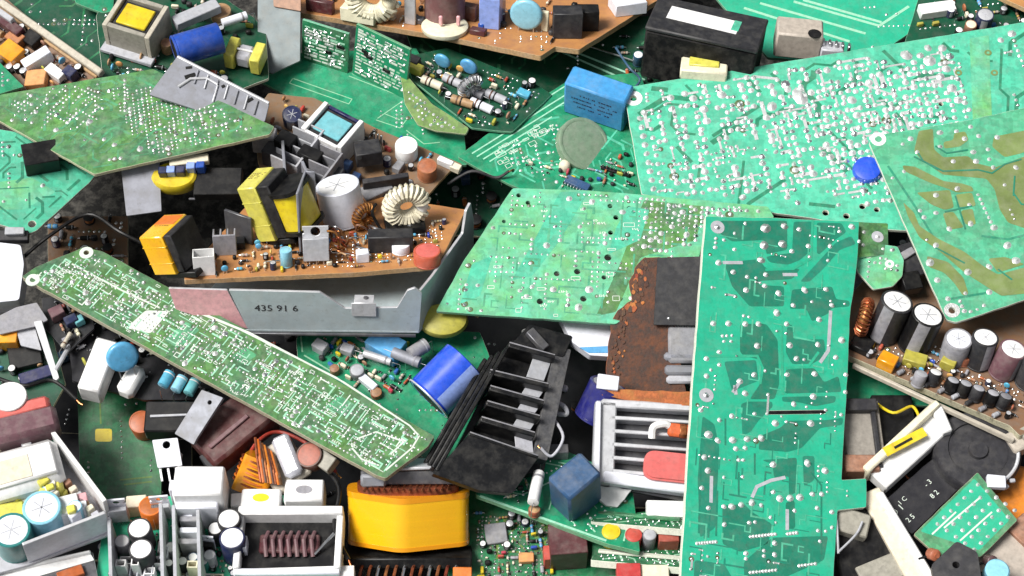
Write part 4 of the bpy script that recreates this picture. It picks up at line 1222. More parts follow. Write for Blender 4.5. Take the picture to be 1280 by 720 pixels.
# transformers with yellow tape
OBx = OB.ang(230, 350, 530, 333)
def dashes(parent, x0, y0, w_, rows, k, seed, z, vertical=False, size=1.6):
    """worn small print too fine to read"""
    rr = random.Random(seed); mb = MB()
    for j in range(rows):
        x = x0
        while x < x0 + w_ - 2:
            l = rr.uniform(1.2, 3.6)
            if rr.random() < .8: mb.box((x + l / 2, y0 - j * size * 2.4, z), (l, size * rr.uniform(.7, 1.1), .3), k, .05)
            x += l + rr.uniform(.6, 1.4)
    me = mb.mesh('printed_text')
    if vertical: me.transform(Matrix.Rotation(math.pi / 2, 4, 'X'))
    return link('printed_text', me, parent)
def ltrafo(F, px, py, wb, dp, ht, wc, tape, wind, rz, ry, label, z=2, seed=1, sticker=None):
    """leaning transformer: taped core half on the left, bare black core and wound bobbin on the right"""
    x, y = F.loc(px, py, z + ht)
    mb = MB(); mb.box((wb / 2 + wc / 2 - 1, 1, ht * .5), (wc, dp * .9, ht * .96), 'ferrite', 1.5); mb.box((wb * .5, 0, -4), (wb + wc, dp * .8, 8), 'black', 1)
    R = Matrix.Rotation(math.radians(rz), 4, 'Z') @ Matrix.Rotation(math.radians(ry), 4, 'Y')
    off = R @ Vector((0, 0, ht))
    o = F.add('transformer', mb, LM(x - off.x, y - off.y, z + ht - off.z, rz, 0, ry), label=label)
    mb = MB(); mb.box((0, 0, ht / 2), (wb, dp, ht), tape, 1.6); F.add('tape', mb, None, o)
    mb = MB()
    for zz in (ht * .3, ht * .72): mb.box((0, 0, zz), (wb + .5, dp + .5, 1.2), tape, .2)
    F.add('tape_seam', mb, None, o)
    if wind:
        mb = MB(); mb.prism(roundpoly(rect(wb / 2 + wc - 6, -dp * .46, wb / 2 + wc + wind, dp * .46), dp * .3, 6), ht * .14, ht * .76, 'yellow'); F.add('winding', mb, None, o, angle=50)
        mb = MB()
        for zz in (ht * .10, ht * .80): mb.prism(roundpoly(rect(wb / 2 + wc - 8, -dp * .52, wb / 2 + wc + wind + 3, dp * .52), dp * .3, 6), zz - 2.5, zz + 2.5, 'black')
        F.add('bobbin', mb, None, o, angle=50)
    dashes(o, -wb * .36, dp * .2, wb * .72, 4, 'brown', seed, ht + .1)
    if sticker:
        mb = MB(); mb.box((0, dp * .24, ht + .2), (wb * .86, dp * .4, .5), sticker, .1); F.add('sticker', mb, None, o)
    return o
t1 = ltrafo(OB, 319, 222, 27, 52, 78, 18, 'yellow_lemon', 30, -24, -20, 'lemon yellow taped transformer with black core', seed=3)
t2 = ltrafo(OB, 203, 282, 36, 56, 54, 12, 'amber_yellow', 0, -27, -20, 'amber taped transformer at board edge', z=-4, seed=5, sticker='orange')
# L shaped heat sink plates
x, y = OB.loc(380, 312)
mb = MB(); mb.box((0, 0, 46), (3, 52, 92), 'aluminium', .6); mb.box((6, 24, 46), (12, 3, 92), 'aluminium', .6)
OB.add('heat_sink', mb, LM(x, y + 14, 0, -8))
transistor(OB, 396, 330, 32, 30, 14, rz=3, tilt=-12, tabk='aluminium_bright', k='grey_light', leg=6)
cap(OB, 430, 232, 28, 52, 'white_cool', 'white', None, rx=-4, ry=-10, label='wide white sleeved capacitor')
toroid(OB, 508, 250, 20, 9, 'cream', 'white', 22, flat=False, rz=12, wr=2.6, label='toroid wound in thick white wire', h=40)
mb = MB(); mb.box((0, 0, 5), (50, 34, 10), 'black', 1.5); x, y = OB.loc(506, 285); OB.add('coil_base', mb, LM(x, y, 0, 8))
o = box(OB, 488, 291, 56, 20, 24, 'charcoal', 2, name='relay', label='dark relay with a grey lid')
cap(OB, 501, 304, 12, 12, 'white_cool', 'white', None, vent=False)
cap(OB, 534, 313, 17, 18, 'red', 'salmon', None, vent=False, label='small round red component')
o = box(OB, 453, 314, 16, 12, 14, 'white_cool', 8, name='film_capacitor')
cap(OB, 357, 312, 7.5, 24, 'blue_light', 'blue_light', None, vent=False)
connector(OB, 254, 316, 26, 18, 28, 2, 6, 'white', label='white plug housing at the corner')
finsink(OB, 280, 290, 28, 16, 30, 4, 4, 'grey')
box(OB, 295, 300, 22, 16, 10, 'black', 5, name='bridge_rectifier')
mb = MB(); mb.box((0, 0, 20), (4, 40, 40), 'steel_dark', .6); x, y = OB.loc(300, 300); OB.add('bracket', mb, LM(x, y, 0, 60))
toroid(OB, 455, 270, 12, 5, 'copper', 'brown', 20, flat=False, rz=40)
scatter(OB, [(300, 340), (325, 290), (470, 290), (560, 275), (535, 325), (400, 340)], 130, 41, 'rrddcmpssk', OBx, .75, 2)
scatter(OB, [(240, 345), (270, 320), (320, 320), (318, 342)], 10, 42, 'rdcp', OBx, .8, 3)
OB.joints(120, 1., 1.8, 'solder', [(390, 335), (400, 290), (470, 300), (560, 275), (545, 325)], .2, 43)
jumper(OB, 395, 300, 425, 312); jumper(OB, 410, 318, 440, 320); jumper(OB, 330, 330, 350, 328)
wire(OB, [(405, 290, 2), (415, 285, 16), (425, 300, 14), (432, 308, 2)], 1.6, 'copper')
wire(OB, [(400, 300, 2), (405, 290, 20), (420, 292, 20), (424, 310, 2)], 1.4, 'copper')
for i in range(14):
    rr = random.Random(i * 3 + 1); x0, y0 = rr.uniform(392, 470), rr.uniform(285, 322)
    wire(OB, [(x0, y0, 0), (x0 + rr.uniform(-6, 6), y0 - rr.uniform(2, 8), rr.uniform(8, 22)), (x0 + rr.uniform(4, 16), y0 - rr.uniform(0, 6), rr.uniform(8, 24)), (x0 + rr.uniform(8, 22), y0 + rr.uniform(0, 6), 0)], rr.uniform(.8, 1.6), rr.choice(('copper', 'copper', 'lead', 'brown', 'tan')), 'wire')
wire(OB, [(470, 255, 30), (465, 265, 26), (472, 280, 10), (478, 290, 2)], 2, 'black')

# ------------------------------------------------------------------ brown board behind it, with the cyan topped transformer
BC = Board('circuit_board', 'brown board behind the orange one carrying a cyan topped transformer', (450, 190, -30), (.04, .56),
           [(336, 116), (392, 122), (470, 160), (578, 205), (562, 214), (520, 260), (440, 290), (340, 260), (322, 200), (318, 140)], 'brown_board', 'phenolic_edge', t=5)
BCx = BC.ang(392, 122, 578, 205)
mb = MB()
x, y = BC.loc(416, 160, 34)
mb.box((0, 0, 18), (50, 46, 36), 'ferrite', 1.5)
o = BC.add('transformer', mb, LM(x, y, 0, BCx - 4), label='transformer with white frame and cyan top')
mb = MB()
for q in (-1, 1): mb.box((q * 28, 0, 20), (7, 54, 44), 'white', 1)
mb.box((0, -26, 22), (50, 5, 36), 'white', 1); mb.box((0, 26, 22), (50, 5, 30), 'navy', 1)
BC.add('frame', mb, None, o)
mb = MB(); mb.box((0, 0, 37.5), (40, 34, 3), 'pale_cyan', .8); BC.add('tape', mb, None, o)
box(BC, 460, 186, 34, 28, 22, 'charcoal', BCx + 40, name='power_module', z=14, rx=-10)
mb = MB(); mb.lathe([(3.6, 0), (3.6, 1)], 'black', 12); x, y = BC.loc(449, 197, 38); BC.add('screw_hole', mb, LM(x, y, 37))
for i in range(3): box(BC, 468 + i * 4.4, 166 + i * 1.6, 3, 3, 34, 'lead', BCx, name='lead')
cap(BC, 365, 138, 13, 26, 'navy', 'navy', 'grey', rx=12)
cap(BC, 508, 181, 15, 22, 'white', 'white', None, vent=False, label='white round coil top')
cap(BC, 534, 207, 13, 22, 'terracotta', 'terracotta', None, vent=False)
box(BC, 557, 200, 22, 8, 12, 'white', BCx, name='connector')
box(BC, 570, 207, 14, 10, 10, 'cream', BCx, name='connector')
# grey finned sink
finsink(BC, 372, 178, 70, 40, 40, 6, BCx + 90, 'grey_light', rx=0)
finsink(BC, 400, 205, 60, 34, 44, 5, BCx + 90, 'grey')
box(BC, 357, 172, 24, 22, 44, 'black', BCx, name='power_transistor')
box(BC, 345, 185, 30, 26, 30, 'charcoal', BCx, name='relay'); box(BC, 330, 165, 30, 20, 34, 'grey', BCx + 20, name='relay'); box(BC, 388, 190, 30, 18, 46, 'black', BCx, name='power_transistor')
mb = MB(); mb.box((0, 0, 26), (4, 62, 52), 'aluminium', .8); x, y = BC.loc(355, 200, 50); BC.add('heat_sink', mb, LM(x, y, 0, BCx + 35))
mb = MB(); mb.box((0, 0, 32), (4, 46, 64), 'aluminium', .8); x, y = BC.loc(385, 220, 60); BC.add('heat_sink', mb, LM(x, y, 0, 20))
box(BC, 418, 212, 22, 16, 30, 'steel_dark', BCx, name='power_transistor')
box(BC, 470, 235, 40, 22, 16, 'grey', BCx + 60, name='relay'); box(BC, 482, 222, 8, 60, 30, 'charcoal', BCx - 50, name='heat_sink')
scatter(BC, [(345, 125), (395, 130), (570, 205), (520, 240), (440, 240), (330, 200)], 45, 51, 'rdckmpb', BCx, 1., 3)

# ------------------------------------------------------------------ mint board at the left edge
ML = Board('circuit_board', 'mint board with a dark corner hole below the sage board', (60, 220, 5), (.12, .50),
           [(-60, 150), (20, 165), (128, 208), (112, 228), (46, 288), (36, 292), (-10, 278), (-60, 270)], 'mask_mint', 'fr4_edge_white', t=5, holes=[(40, 280, 5)])
ML.areas([[(-20, 230), (40, 222), (70, 240), (30, 262), (-20, 262)]], 'mask_pale', .1, 'copper_area')
ML.tracks(26, 2.6, 'mask_mint_dark', .16, seed=61, grid=8, name='bare_gaps')
ML.joints(60, 2, 4.2, 'solder_white', None, .25, 62)
box(ML, 50, 190, 44, 34, 26, 'black', 12, name='relay', label='black block on the mint board')
box(ML, 58, 205, 14, 10, 10, 'grey', 12, name='small_coil')

# plate and yellow coil hanging below the sage board
HP = Frame('heat_sink', 'plain brushed grey heat sink plate hanging below the sage board', 'heat sink', (177, 235, 22), (.06, .10), (1, 0))
plate(HP, [(151, 206), (199, 200), (202, 264), (158, 270)], 5, 'aluminium', 'plate')
mb = MB(); mb.box((0, 0, -6), (20, 30, 8), 'black', 1); HP.add('power_transistor', mb, LM(*HP.loc(178, 225)))
YC = Frame('transformer', 'yellow coil with blue windings tucked under the sage board edge', 'transformer', (222, 222, 8), (0, .45))
mb = MB(); mb.lathe([(26, 0), (29, 3), (29, 17), (26, 20)], 'yellow', 26, Matrix.Diagonal((1, .7, 1, 1))); YC.add('coil', mb, LM(*YC.loc(220, 228)))
for (px, py, k) in ((203, 212, 'navy'), (213, 211, 'blue_pale'), (225, 211, 'navy'), (238, 206, 'blue_pale'), (250, 205, 'blue_royal')):
    box(YC, px, py, 11, 10, 16, k, 0, z=16, name='winding_tab')
box(YC, 236, 199, 50, 12, 10, 'cream', 8, z=22, name='core')
box(YC, 272, 226, 60, 40, 16, 'black', 0, name='dark_gap_block'); box(YC, 268, 248, 66, 3, 3, 'steel_dark', 0, name='rail')  # added black block stands in for the shade of an empty gap

# ------------------------------------------------------------------ upper left corner
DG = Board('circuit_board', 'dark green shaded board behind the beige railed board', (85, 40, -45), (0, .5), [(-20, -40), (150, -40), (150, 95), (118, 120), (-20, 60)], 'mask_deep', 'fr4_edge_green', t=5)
DG.joints(60, 2, 3.6, 'solder', None, .3, 71); DG.tracks(20, 3, 'mask_green', .15, seed=72)
EG = Board('circuit_board', 'bright green board corner above the dark shaded board', (112, 2, -10), (0, .5), [(70, -60), (146, -60), (141, 14), (128, 16), (95, 4)], 'mask_emerald', 'fr4_edge_green', t=5)
EG.joints(10, 2, 3, 'solder_white', None, .3, 73)
RL = Board('circuit_board', 'brown board with a beige rail, orange and white parts', (50, 60, -12), (-.15, .50), [(-60, -40), (8, -2), (62, 44), (120, 88), (120, 96), (60, 130), (-60, 120)], 'brown_board', 'fr4_edge', t=5)
ra = RL.ang(0, 5, 118, 88)
x, y = RL.loc(62, 46, 6); Lr = length(RL, (-10, 0), (118, 88))
mb = MB(); mb.box((0, 0, 5), (Lr, 10, 10), 'beige', 1.5); RL.add('edge_rail', mb, LM(x, y, 0, ra))
mb = MB(); mb.box((0, 0, 3), (Lr * .97, 4, 5), 'tan', 1); x, y = RL.loc(58, 52, 4); RL.add('lower_rail', mb, LM(x, y, 0, ra))
box(RL, 12, 62, 34, 26, 20, 'amber', ra, name='relay'); box(RL, 44, 70, 40, 16, 20, 'white_cool', ra + 75, name='connector')
box(RL, 68, 88, 30, 14, 14, 'white', ra, name='connector'); box(RL, 44, 96, 28, 26, 12, 'orange_soft', ra + 40, name='relay')
box(RL, 18, 45, 26, 18, 14, 'terracotta', ra, name='film_capacitor'); box(RL, 12, 30, 44, 14, 20, 'maroon', ra, name='coil'); box(RL, 6, 18, 30, 8, 26, 'grey_light', ra, name='connector')
box(RL, 86, 88, 18, 14, 16, 'navy', ra, name='film_capacitor'); box(RL, 38, 46, 26, 20, 12, 'black', ra, name='bridge_rectifier')
scatter(RL, [(-10, 10), (60, 60), (110, 95), (60, 110), (-10, 80)], 26, 74, 'rdckp', ra)
scatter(RL, [(10, 0), (60, 40), (116, 86), (66, 48)], 14, 75, 's', ra, 1, 0)
GL = Board('circuit_board', 'small green board corner jammed under the orange and white parts', (10, 95, 10), (0, .5), [(-40, 70), (0, 78), (30, 108), (-10, 120), (-40, 118)], 'mask_emerald', 'fr4_edge_green', t=5)
GL.joints(8, 2, 3, 'solder_white', None, .2, 76)

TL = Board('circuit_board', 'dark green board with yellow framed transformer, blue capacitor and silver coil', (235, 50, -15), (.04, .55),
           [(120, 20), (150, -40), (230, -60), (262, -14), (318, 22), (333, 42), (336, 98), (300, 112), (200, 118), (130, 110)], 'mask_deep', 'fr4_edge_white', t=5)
x, y = TL.loc(170, 22, 44)
mb = MB(); mb.box((0, 0, 22), (52, 46, 44), 'ferrite', 1.5)
o = TL.add('transformer', mb, LM(x, y, 0, -22), label='transformer with yellow window in a grey frame')
mb = MB()
for q in (-1, 1): mb.box((q * 31, 0, 24), (7, 62, 50), 'beige', 1); mb.box((0, q * 27, 24), (55, 7, 50), 'grey_warm', 1)
TL.add('frame', mb, None, o)
mb = MB(); mb.box((0, 0, 45), (42, 36, 4), 'yellow', 1.2); TL.add('tape', mb, None, o)
mb = MB(); mb.box((0, -34, 6), (76, 16, 6), 'grey_light', 1); TL.add('foot', mb, None, o)
lying_cap(TL, 218, 64, 276, 47, 21, 'blue_royal', end='navy', name='capacitor', label='blue capacitor lying on its side', h1=46)
box(TL, 245, 14, 66, 18, 14, 'grey_light', 30, name='heat_sink', z=20)
toroid(TL, 222, 32, 11, 4, 'lead', 'grey', 16, flat=True, h=40, rx=18)
cap(TL, 276, 13, 14, 16, 'tan', 'tan', None, vent=False); axial(TL, 268, 32, 318, 16, 6, 'white_cool', ('grey',), h=22, dumb=False)
cap(TL, 208, 53, 8, 18, 'tan', 'tan', None, vent=False)
x, y = TL.loc(307, 70, 16)
mb = MB(); mb.box((0, 0, 12), (22, 26, 22), 'grey_light', 4); o = TL.add('transformer', mb, LM(x, y, 4, -16), label='small transformer with lemon yellow end cheeks')
mb = MB()
for q in (-1, 1): mb.box((q * 18, 0, 13), (14, 34, 28), 'yellow_lemon', 1.5)
TL.add('end_cheek', mb, None, o)
mb = MB(); mb.box((0, 0, 24), (22, 3, 2), 'white', .5); TL.add('label_strip', mb, None, o)
scatter(TL, [(140, 55), (200, 60), (215, 85), (330, 100), (200, 110), (135, 100)], 30, 77, 'rdckmp', -10)
scatter(TL, [(200, 0), (260, 0), (325, 40), (290, 50), (240, 30)], 20, 78, 'rdckmp', -10)
TL.joints(30, 1.6, 2.8, 'solder', None, .2, 79)

GP = Frame('steel_bracket', 'pale blue grey steel bracket standing above the emerald board', 'bracket', (350, 60, -28), (-.1, .16), (1, 0))
plate(GP, [(322, -30), (376, -20), (375, 76), (340, 92), (322, 84)], 4, 'steel_grey', 'plate')
plate(GP, [(340, -30), (376, -20), (376, 14), (342, 8)], 3, 'tan', 'paper_label', h=3)
# ------------------------------------------------------------------ emerald board with two upright cards (top middle)
G1 = Board('circuit_board', 'emerald board with printed outlines carrying two upright daughter cards', (450, 110, -62), (0, .56),
           [(316, 90), (372, 66), (520, 60), (578, 150), (584, 206), (540, 206), (470, 176), (380, 130), (318, 98)], 'mask_emerald', 'fr4_edge_green', t=5, xdir=(150, 70))
G1.lines([[(366, 98), (440, 124), (436, 130), (362, 104), (366, 98)], [(472, 148), (504, 126)], [(470, 150), (500, 160), (508, 150)], [(480, 142), (500, 150)], [(436, 95), (500, 120)], [(440, 92), (503, 116)], [(508, 163), (530, 180), (550, 178)]], 1.2, 'silk_green', .25, 'silkscreen')
G1.joints(24, 1.6, 2.6, 'solder_white', [(470, 140), (520, 120), (560, 180), (520, 180)], .3, 81)
def card(F, a, b, H, k, seed, lean=0):
    """daughter card standing on the board, dense with printed tracks"""
    L = length(F, a, b)
    o = wall(F, a, b, rect(0, 0, L, H), 4, k, 'daughter_card', edge='fr4_edge_green', lean=lean, rnd=1.)
    rng = random.Random(seed); mb = MB(); y = 6
    while y < H - 5:
        x = 4
        while x < L - 6:
            w_ = rng.uniform(4, 14)
            if rng.random() < .9 and x + w_ < L - 3: mb.box((x + w_ / 2, y, .1), (w_, rng.uniform(1.6, 3.6), .5), rng.choice(('silk', 'silk', 'silk_green', 'solder_white')), .1)
            x += w_ + rng.uniform(1, 4)
        y += rng.uniform(4., 6)
    m2 = mb.mesh('tinned_tracks'); q = link('tinned_tracks', m2, o); q['kind'] = 'stuff'
    mb = MB()
    for i in range(40): mb.dome(rng.uniform(4, L - 4), rng.uniform(4, H - 4), rng.uniform(1.4, 2.4), 1.2, 'solder', n=6)
    q = link('solder_joints', mb.mesh('solder_joints'), o); q['kind'] = 'stuff'
    mb = MB()
    for i in range(4): mb.box((rng.uniform(10, L - 10), rng.uniform(10, H - 10), 1), (rng.uniform(6, 12), rng.uniform(4, 8), 2), 'black', .4)
    link('chips', mb.mesh('chips'), o)['kind'] = 'stuff'
    return o
card(G1, (377, 74), (434, 92), 66, 'mask_green', 5, lean=-14)
card(G1, (440, 92), (506, 124), 84, 'mask_emerald', 9, lean=-14)

# ------------------------------------------------------------------ orange edged board along the top
TO = Board('circuit_board', 'orange board along the top with cream coils and a pale blue disc', (580, 50, 0), (.02, .80),
           [(364, 14), (366, 4), (450, -70), (880, -60), (822, 0), (724, 62), (694, 58), (676, 70), (560, 46), (440, 26)], 'phenolic', 'phenolic_edge', t=8)
toa = TO.ang(440, 26, 676, 70)
mb = MB(); rng = random.Random(3)
for i in range(3):
    pass
toroid(TO, 465, 4, 26, 10, 'cream', 'cream', 24, flat=False, rz=toa + 5, wr=3.2, label='cream wound coil', h=28)
box(TO, 450, 8, 50, 24, 20, 'cream', toa, name='coil_former'); box(TO, 488, 12, 14, 10, 14, 'cream', toa, name='coil_foot')
mb = MB(); mb.box((0, 0, 30), (16, 4, 60), 'aluminium_bright', .8); x, y = TO.loc(513, 30); TO.add('heat_sink', mb, LM(x, y, 0, toa))
box(TO, 525, 22, 12, 12, 8, 'steel_dark', toa, name='bracket')
cap(TO, 556, -18, 28, 52, 'plum', 'maroon', None, label='plum brown coil on a cream base')
mb = MB(); mb.lathe([(31, 0), (32, 2), (32, 6), (29, 8)], 'cream', 26); x, y = TO.loc(556, 32, 6); TO.add('base_ring', mb, LM(x, y, 0))
for i in range(4): box(TO, 540 + i * 11, 12 + (i % 2) * 8, 5, 4, 14, 'pink', toa, name='printed_dash', z=10)
box(TO, 614, -6, 28, 24, 46, 'blue_pale', toa + 8, name='film_capacitor', label='periwinkle blue film capacitor')
mb = MB(); mb.box((0, 0, 23), (4, 26, 46), 'blue_royal', .8); x, y = TO.loc(628, 22); TO.add('film_capacitor', mb, LM(x, y, 0, toa + 8))
disc(TO, 658, 18, 23, 9, 'blue_light', toa + 6, z=26, label='pale blue disc capacitor')
box(TO, 598, 36, 22, 12, 8, 'maroon', toa, name='small_relay'); box(TO, 588, 6, 20, 14, 22, 'brown', toa, name='coil')
box(TO, 710, 12, 40, 26, 38, 'charcoal', toa + 20, name='relay'); box(TO, 735, 10, 30, 24, 30, 'black', toa + 20, name='relay')
box(TO, 682, 14, 10, 6, 30, 'cream', toa, name='label_tag')
box(TO, 785, -2, 46, 34, 18, 'white_cool', toa + 35, name='connector'); box(TO, 400, 0, 40, 10, 18, 'maroon', toa, name='wire_bundle')
scatter(TO, [(372, 12), (440, 22), (560, 44), (675, 66), (700, 50), (800, 0), (700, -20), (450, -20)], 46, 82, 'rdckmp', toa, 1, 3)
TO.joints(30, 1.2, 2, 'solder', [(400, 14), (676, 66), (700, 40)], .2, 83)

# ------------------------------------------------------------------ dark board and green board under the blue relay
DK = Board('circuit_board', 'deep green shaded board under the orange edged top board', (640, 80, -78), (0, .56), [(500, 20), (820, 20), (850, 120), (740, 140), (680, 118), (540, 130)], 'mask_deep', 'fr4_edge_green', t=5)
DK.tracks(16, 3, 'mask_green', .15, seed=84); DK.joints(20, 2, 3, 'solder', None, .3, 85)
DK.lines([[(700, 64), (800, 108)], [(712, 62), (806, 100)]], 3, 'silk_green', .3, 'printed_lines')
jumper(DK, 735, 60, 800, 82, 1.4, 5)
cap(DK, 798, 68, 7, 20, 'blue_steel', 'white', None); scatter(DK, [(770, 40), (815, 40), (830, 105), (780, 100)], 12, 86, 'kpdr', 0)

G2 = Board('circuit_board', 'emerald board with printed tracks, blue relay and round buzzer', (680, 170, -46), (0, .54),
           [(572, 196), (645, 140), (715, 98), (800, 90), (850, 250), (720, 262), (640, 232), (600, 212)], 'mask_emerald', 'fr4_edge_green', t=5, xdir=(150, -70), holes=[(642, 213, 3)])
G2.lines([[(590, 192), (708, 118)], [(596, 196), (712, 124)], [(604, 199), (690, 146)], [(640, 150), (706, 108)], [(612, 202), (660, 172)]], 2.0, 'silk_green', .25, 'printed_lines')
G2.silk_marks(30, 'silk', [(600, 195), (705, 125), (700, 160), (660, 205), (640, 215)], 4, sz=(5, 14))
G2.tracks(30, 2.4, 'mask_mint', .18, seed=87, region=[(600, 200), (705, 125), (800, 180), (800, 250), (660, 240)])
G2.joints(40, 1.8, 3, 'solder_white', [(620, 195), (705, 135), (700, 230), (640, 215)], .5, 88)
ga = G2.ang(715, 98, 790, 120)
o = box(G2, 749, 105, 86, 34, 62, 'blue_box', ga - 3, name='relay', bev=2.5, label='bright blue relay block')
for j, (yy, wd_) in enumerate(((46, 52), (38, 64), (30, 58), (22, 46))):
    q = dashes(o, -wd_ / 2, yy, wd_, 1, 'navy', 40 + j, 17.1, vertical=True, size=2.4)
cap(G2, 726, 176, 37, 12, 'buzzer', 'buzzer', None, vent=False, rx=24, ry=14, label='flat round grey green buzzer')
mb = MB(); mb.lathe([(8, 0), (8, 5), (6.5, 9), (3, 11)], 'cream', 16); x, y = G2.loc(706, 206, 6); G2.add('lamp', mb, LM(x, y, 0))
scatter(G2, [(640, 200), (690, 200), (720, 222), (790, 185), (790, 235), (700, 235)], 40, 89, 'rdssmp', ga, .8, 3)
header(G2, 770, 210, 8, ga); chip(G2, 722, 228, 34, 12, 8, ga - 8, 'blue_steel')

# ------------------------------------------------------------------ olive card and the crowded board it is soldered to
OL = Board('circuit_board', 'small olive green board with a yellow edge leaning on a crowded board', (545, 130, -20), (-.15, .38),
           [(500, 92), (512, 98), (540, 130), (586, 160), (582, 168), (545, 164), (522, 156), (506, 130)], 'mask_olive', 'fr4_edge', t=4)
OL.joints(26, 1.8, 2.8, 'solder_white', None, .3, 91); OL.tracks(10, 2, 'mask_green', .15, seed=92, grid=7)
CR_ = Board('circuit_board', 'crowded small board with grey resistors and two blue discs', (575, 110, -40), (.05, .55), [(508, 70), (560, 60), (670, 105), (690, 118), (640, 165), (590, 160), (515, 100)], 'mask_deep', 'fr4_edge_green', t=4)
ca = CR_.ang(515, 75, 640, 130)
disc(CR_, 553, 76, 12, 6, 'blue_sky', ca, z=16); disc(CR_, 586, 83, 13, 6, 'blue_sky', ca, z=16)
for i, (x1, y1, x2, y2, k) in enumerate(((520, 95, 560, 112, 'cream'), (546, 92, 590, 112, 'grey_light'), (570, 104, 612, 124, 'grey'), (556, 120, 600, 134, 'tan'), (580, 122, 624, 142, 'white_cool'), (600, 112, 640, 130, 'grey_light'))):
    axial(CR_, x1, y1, x2, y2, 6, k, ('brown', 'black'), dumb=False)
toroid(CR_, 588, 108, 12, 6, 'lead', 'grey', 18, flat=False, rz=ca + 60)
box(CR_, 520, 82, 20, 12, 14, 'yellow_lemon', ca, name='film_capacitor'); box(CR_, 515, 72, 22, 14, 16, 'charcoal', ca, name='relay')
box(CR_, 655, 115, 18, 12, 6, 'blue_sky', ca, name='film_capacitor')
scatter(CR_, [(515, 70), (670, 108), (640, 155), (590, 155), (520, 100)], 50, 93, 'rrdcsskm', ca, .9, 2)
CR_.joints(40, 1.4, 2.4, 'solder', None, .4, 94)

# ------------------------------------------------------------------ black power box, boards at the top right
BX = Frame('power_adapter', 'black plastic box with a white label on its grey lid', 'adapter', (880, 70, -60), (.06, .74), (150, 55))
x, y = BX.loc(884, 30, 80); bxa = BX.ang(800, 62, 945, 88)
mb = MB(); mb.box((0, 0, 38), (150, 78, 76), 'black_matt', 3); BX.add('case', mb, LM(x, y, 0, bxa - 4))
mb = MB(); mb.box((0, 0, 79), (152, 80, 6), 'charcoal', 2.5); l = BX.add('lid', mb, LM(x, y, 0, bxa - 4))
mb = MB(); mb.box((0, 0, 82.3), (96, 30, .6), 'white', .1); BX.add('label', mb, LM(-6, 4, 0, -2), l)
mb = MB(); mb.box((44, 4, 82.4), (10, 24, .8), 'mask_mint', .1); BX.add('label_end', mb, LM(-6, 4, 0, -2), l)
CRB = Frame('plastic_block', 'small cream plastic block wedged between black box and mint board', 'block', (880, 90, 12), (0, .72), (1, 0))
mb = MB(); mb.box((0, 0, 8), (62, 34, 16), 'cream', 2); CRB.add('block', mb, LM(*CRB.loc(880, 86, 8), 0, -8))
mb = MB(); mb.box((0, 0, 17), (40, 20, 3), 'yellow_lemon', 1); CRB.add('raised_top', mb, LM(*CRB.loc(880, 84, 8), 0, -8))

G3 = Board('circuit_board', 'green board with pairs of long pale printed lines at the top', (1060, 30, -50), (0, .52), [(860, -40), (1300, -60), (1180, 10), (1110, 60), (1060, 80), (960, 72), (880, -20)], 'mask_teal', 'fr4_edge_green', t=5)
G3.lines([[(950, 4), (1082, 42)], [(992, 2), (1098, 32)], [(1098, 33), (1136, 8)], [(1004, 0), (1102, 28)], [(930, 10), (1062, 52)]], 4, 'silk_green', .25, 'printed_lines')
G3.joints(20, 1.6, 2.6, 'solder_white', None, .3, 95)
BG = Frame('socket_block', 'beige socket block with a dark hole behind the mint board', 'socket', (1005, 55, -18), (.05, .7), (1, .1))
mb = MB(); mb.box((0, 0, 20), (62, 40, 40), 'beige', 2.5); BG.add('block', mb, LM(*BG.loc(1000, 36, 36)))
mb = MB(); mb.lathe([(9, 0), (9, 1.2)], 'black', 16); BG.add('hole', mb, LM(*BG.loc(1018, 44, 38), 40))
mb = MB(); mb.box((0, 0, 12), (30, 22, 24), 'grey_light', 1.5); BG.add('side_socket', mb, LM(*BG.loc(1040, 60, 20)))
for i in range(5): box(BG, 1030 + i * 8, 50 + i * 1.5, 4, 10, 10, 'lead', 0, z=20, name='contact')
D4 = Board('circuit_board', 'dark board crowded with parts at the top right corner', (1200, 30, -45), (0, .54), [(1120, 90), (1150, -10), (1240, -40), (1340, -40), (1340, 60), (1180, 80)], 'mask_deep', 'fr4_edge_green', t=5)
box(D4, 1172, 8, 50, 18, 14, 'white', 10, name='connector'); scatter(D4, [(1140, 40), (1170, 0), (1300, -10), (1300, 40), (1180, 60)], 40, 96, 'rdckmpsb', 10)
D4.joints(40, 1.6, 2.8, 'solder', None, .3, 97); cap(D4, 1232, 18, 12, 24, 'navy', 'aluminium_bright', 'grey_light'); cap(D4, 1214, 30, 8, 16, 'tan', 'cream', None, vent=False)
OR = Board('circuit_board', 'orange brown board corner at the top right', (1265, 5, -10), (0, .7), [(1246, -6), (1262, -40), (1400, -40), (1400, 20), (1290, 14)], 'phenolic', 'phenolic_edge', t=7)
OR.joints(10, 1.6, 2.6, 'solder', None, .3, 98)
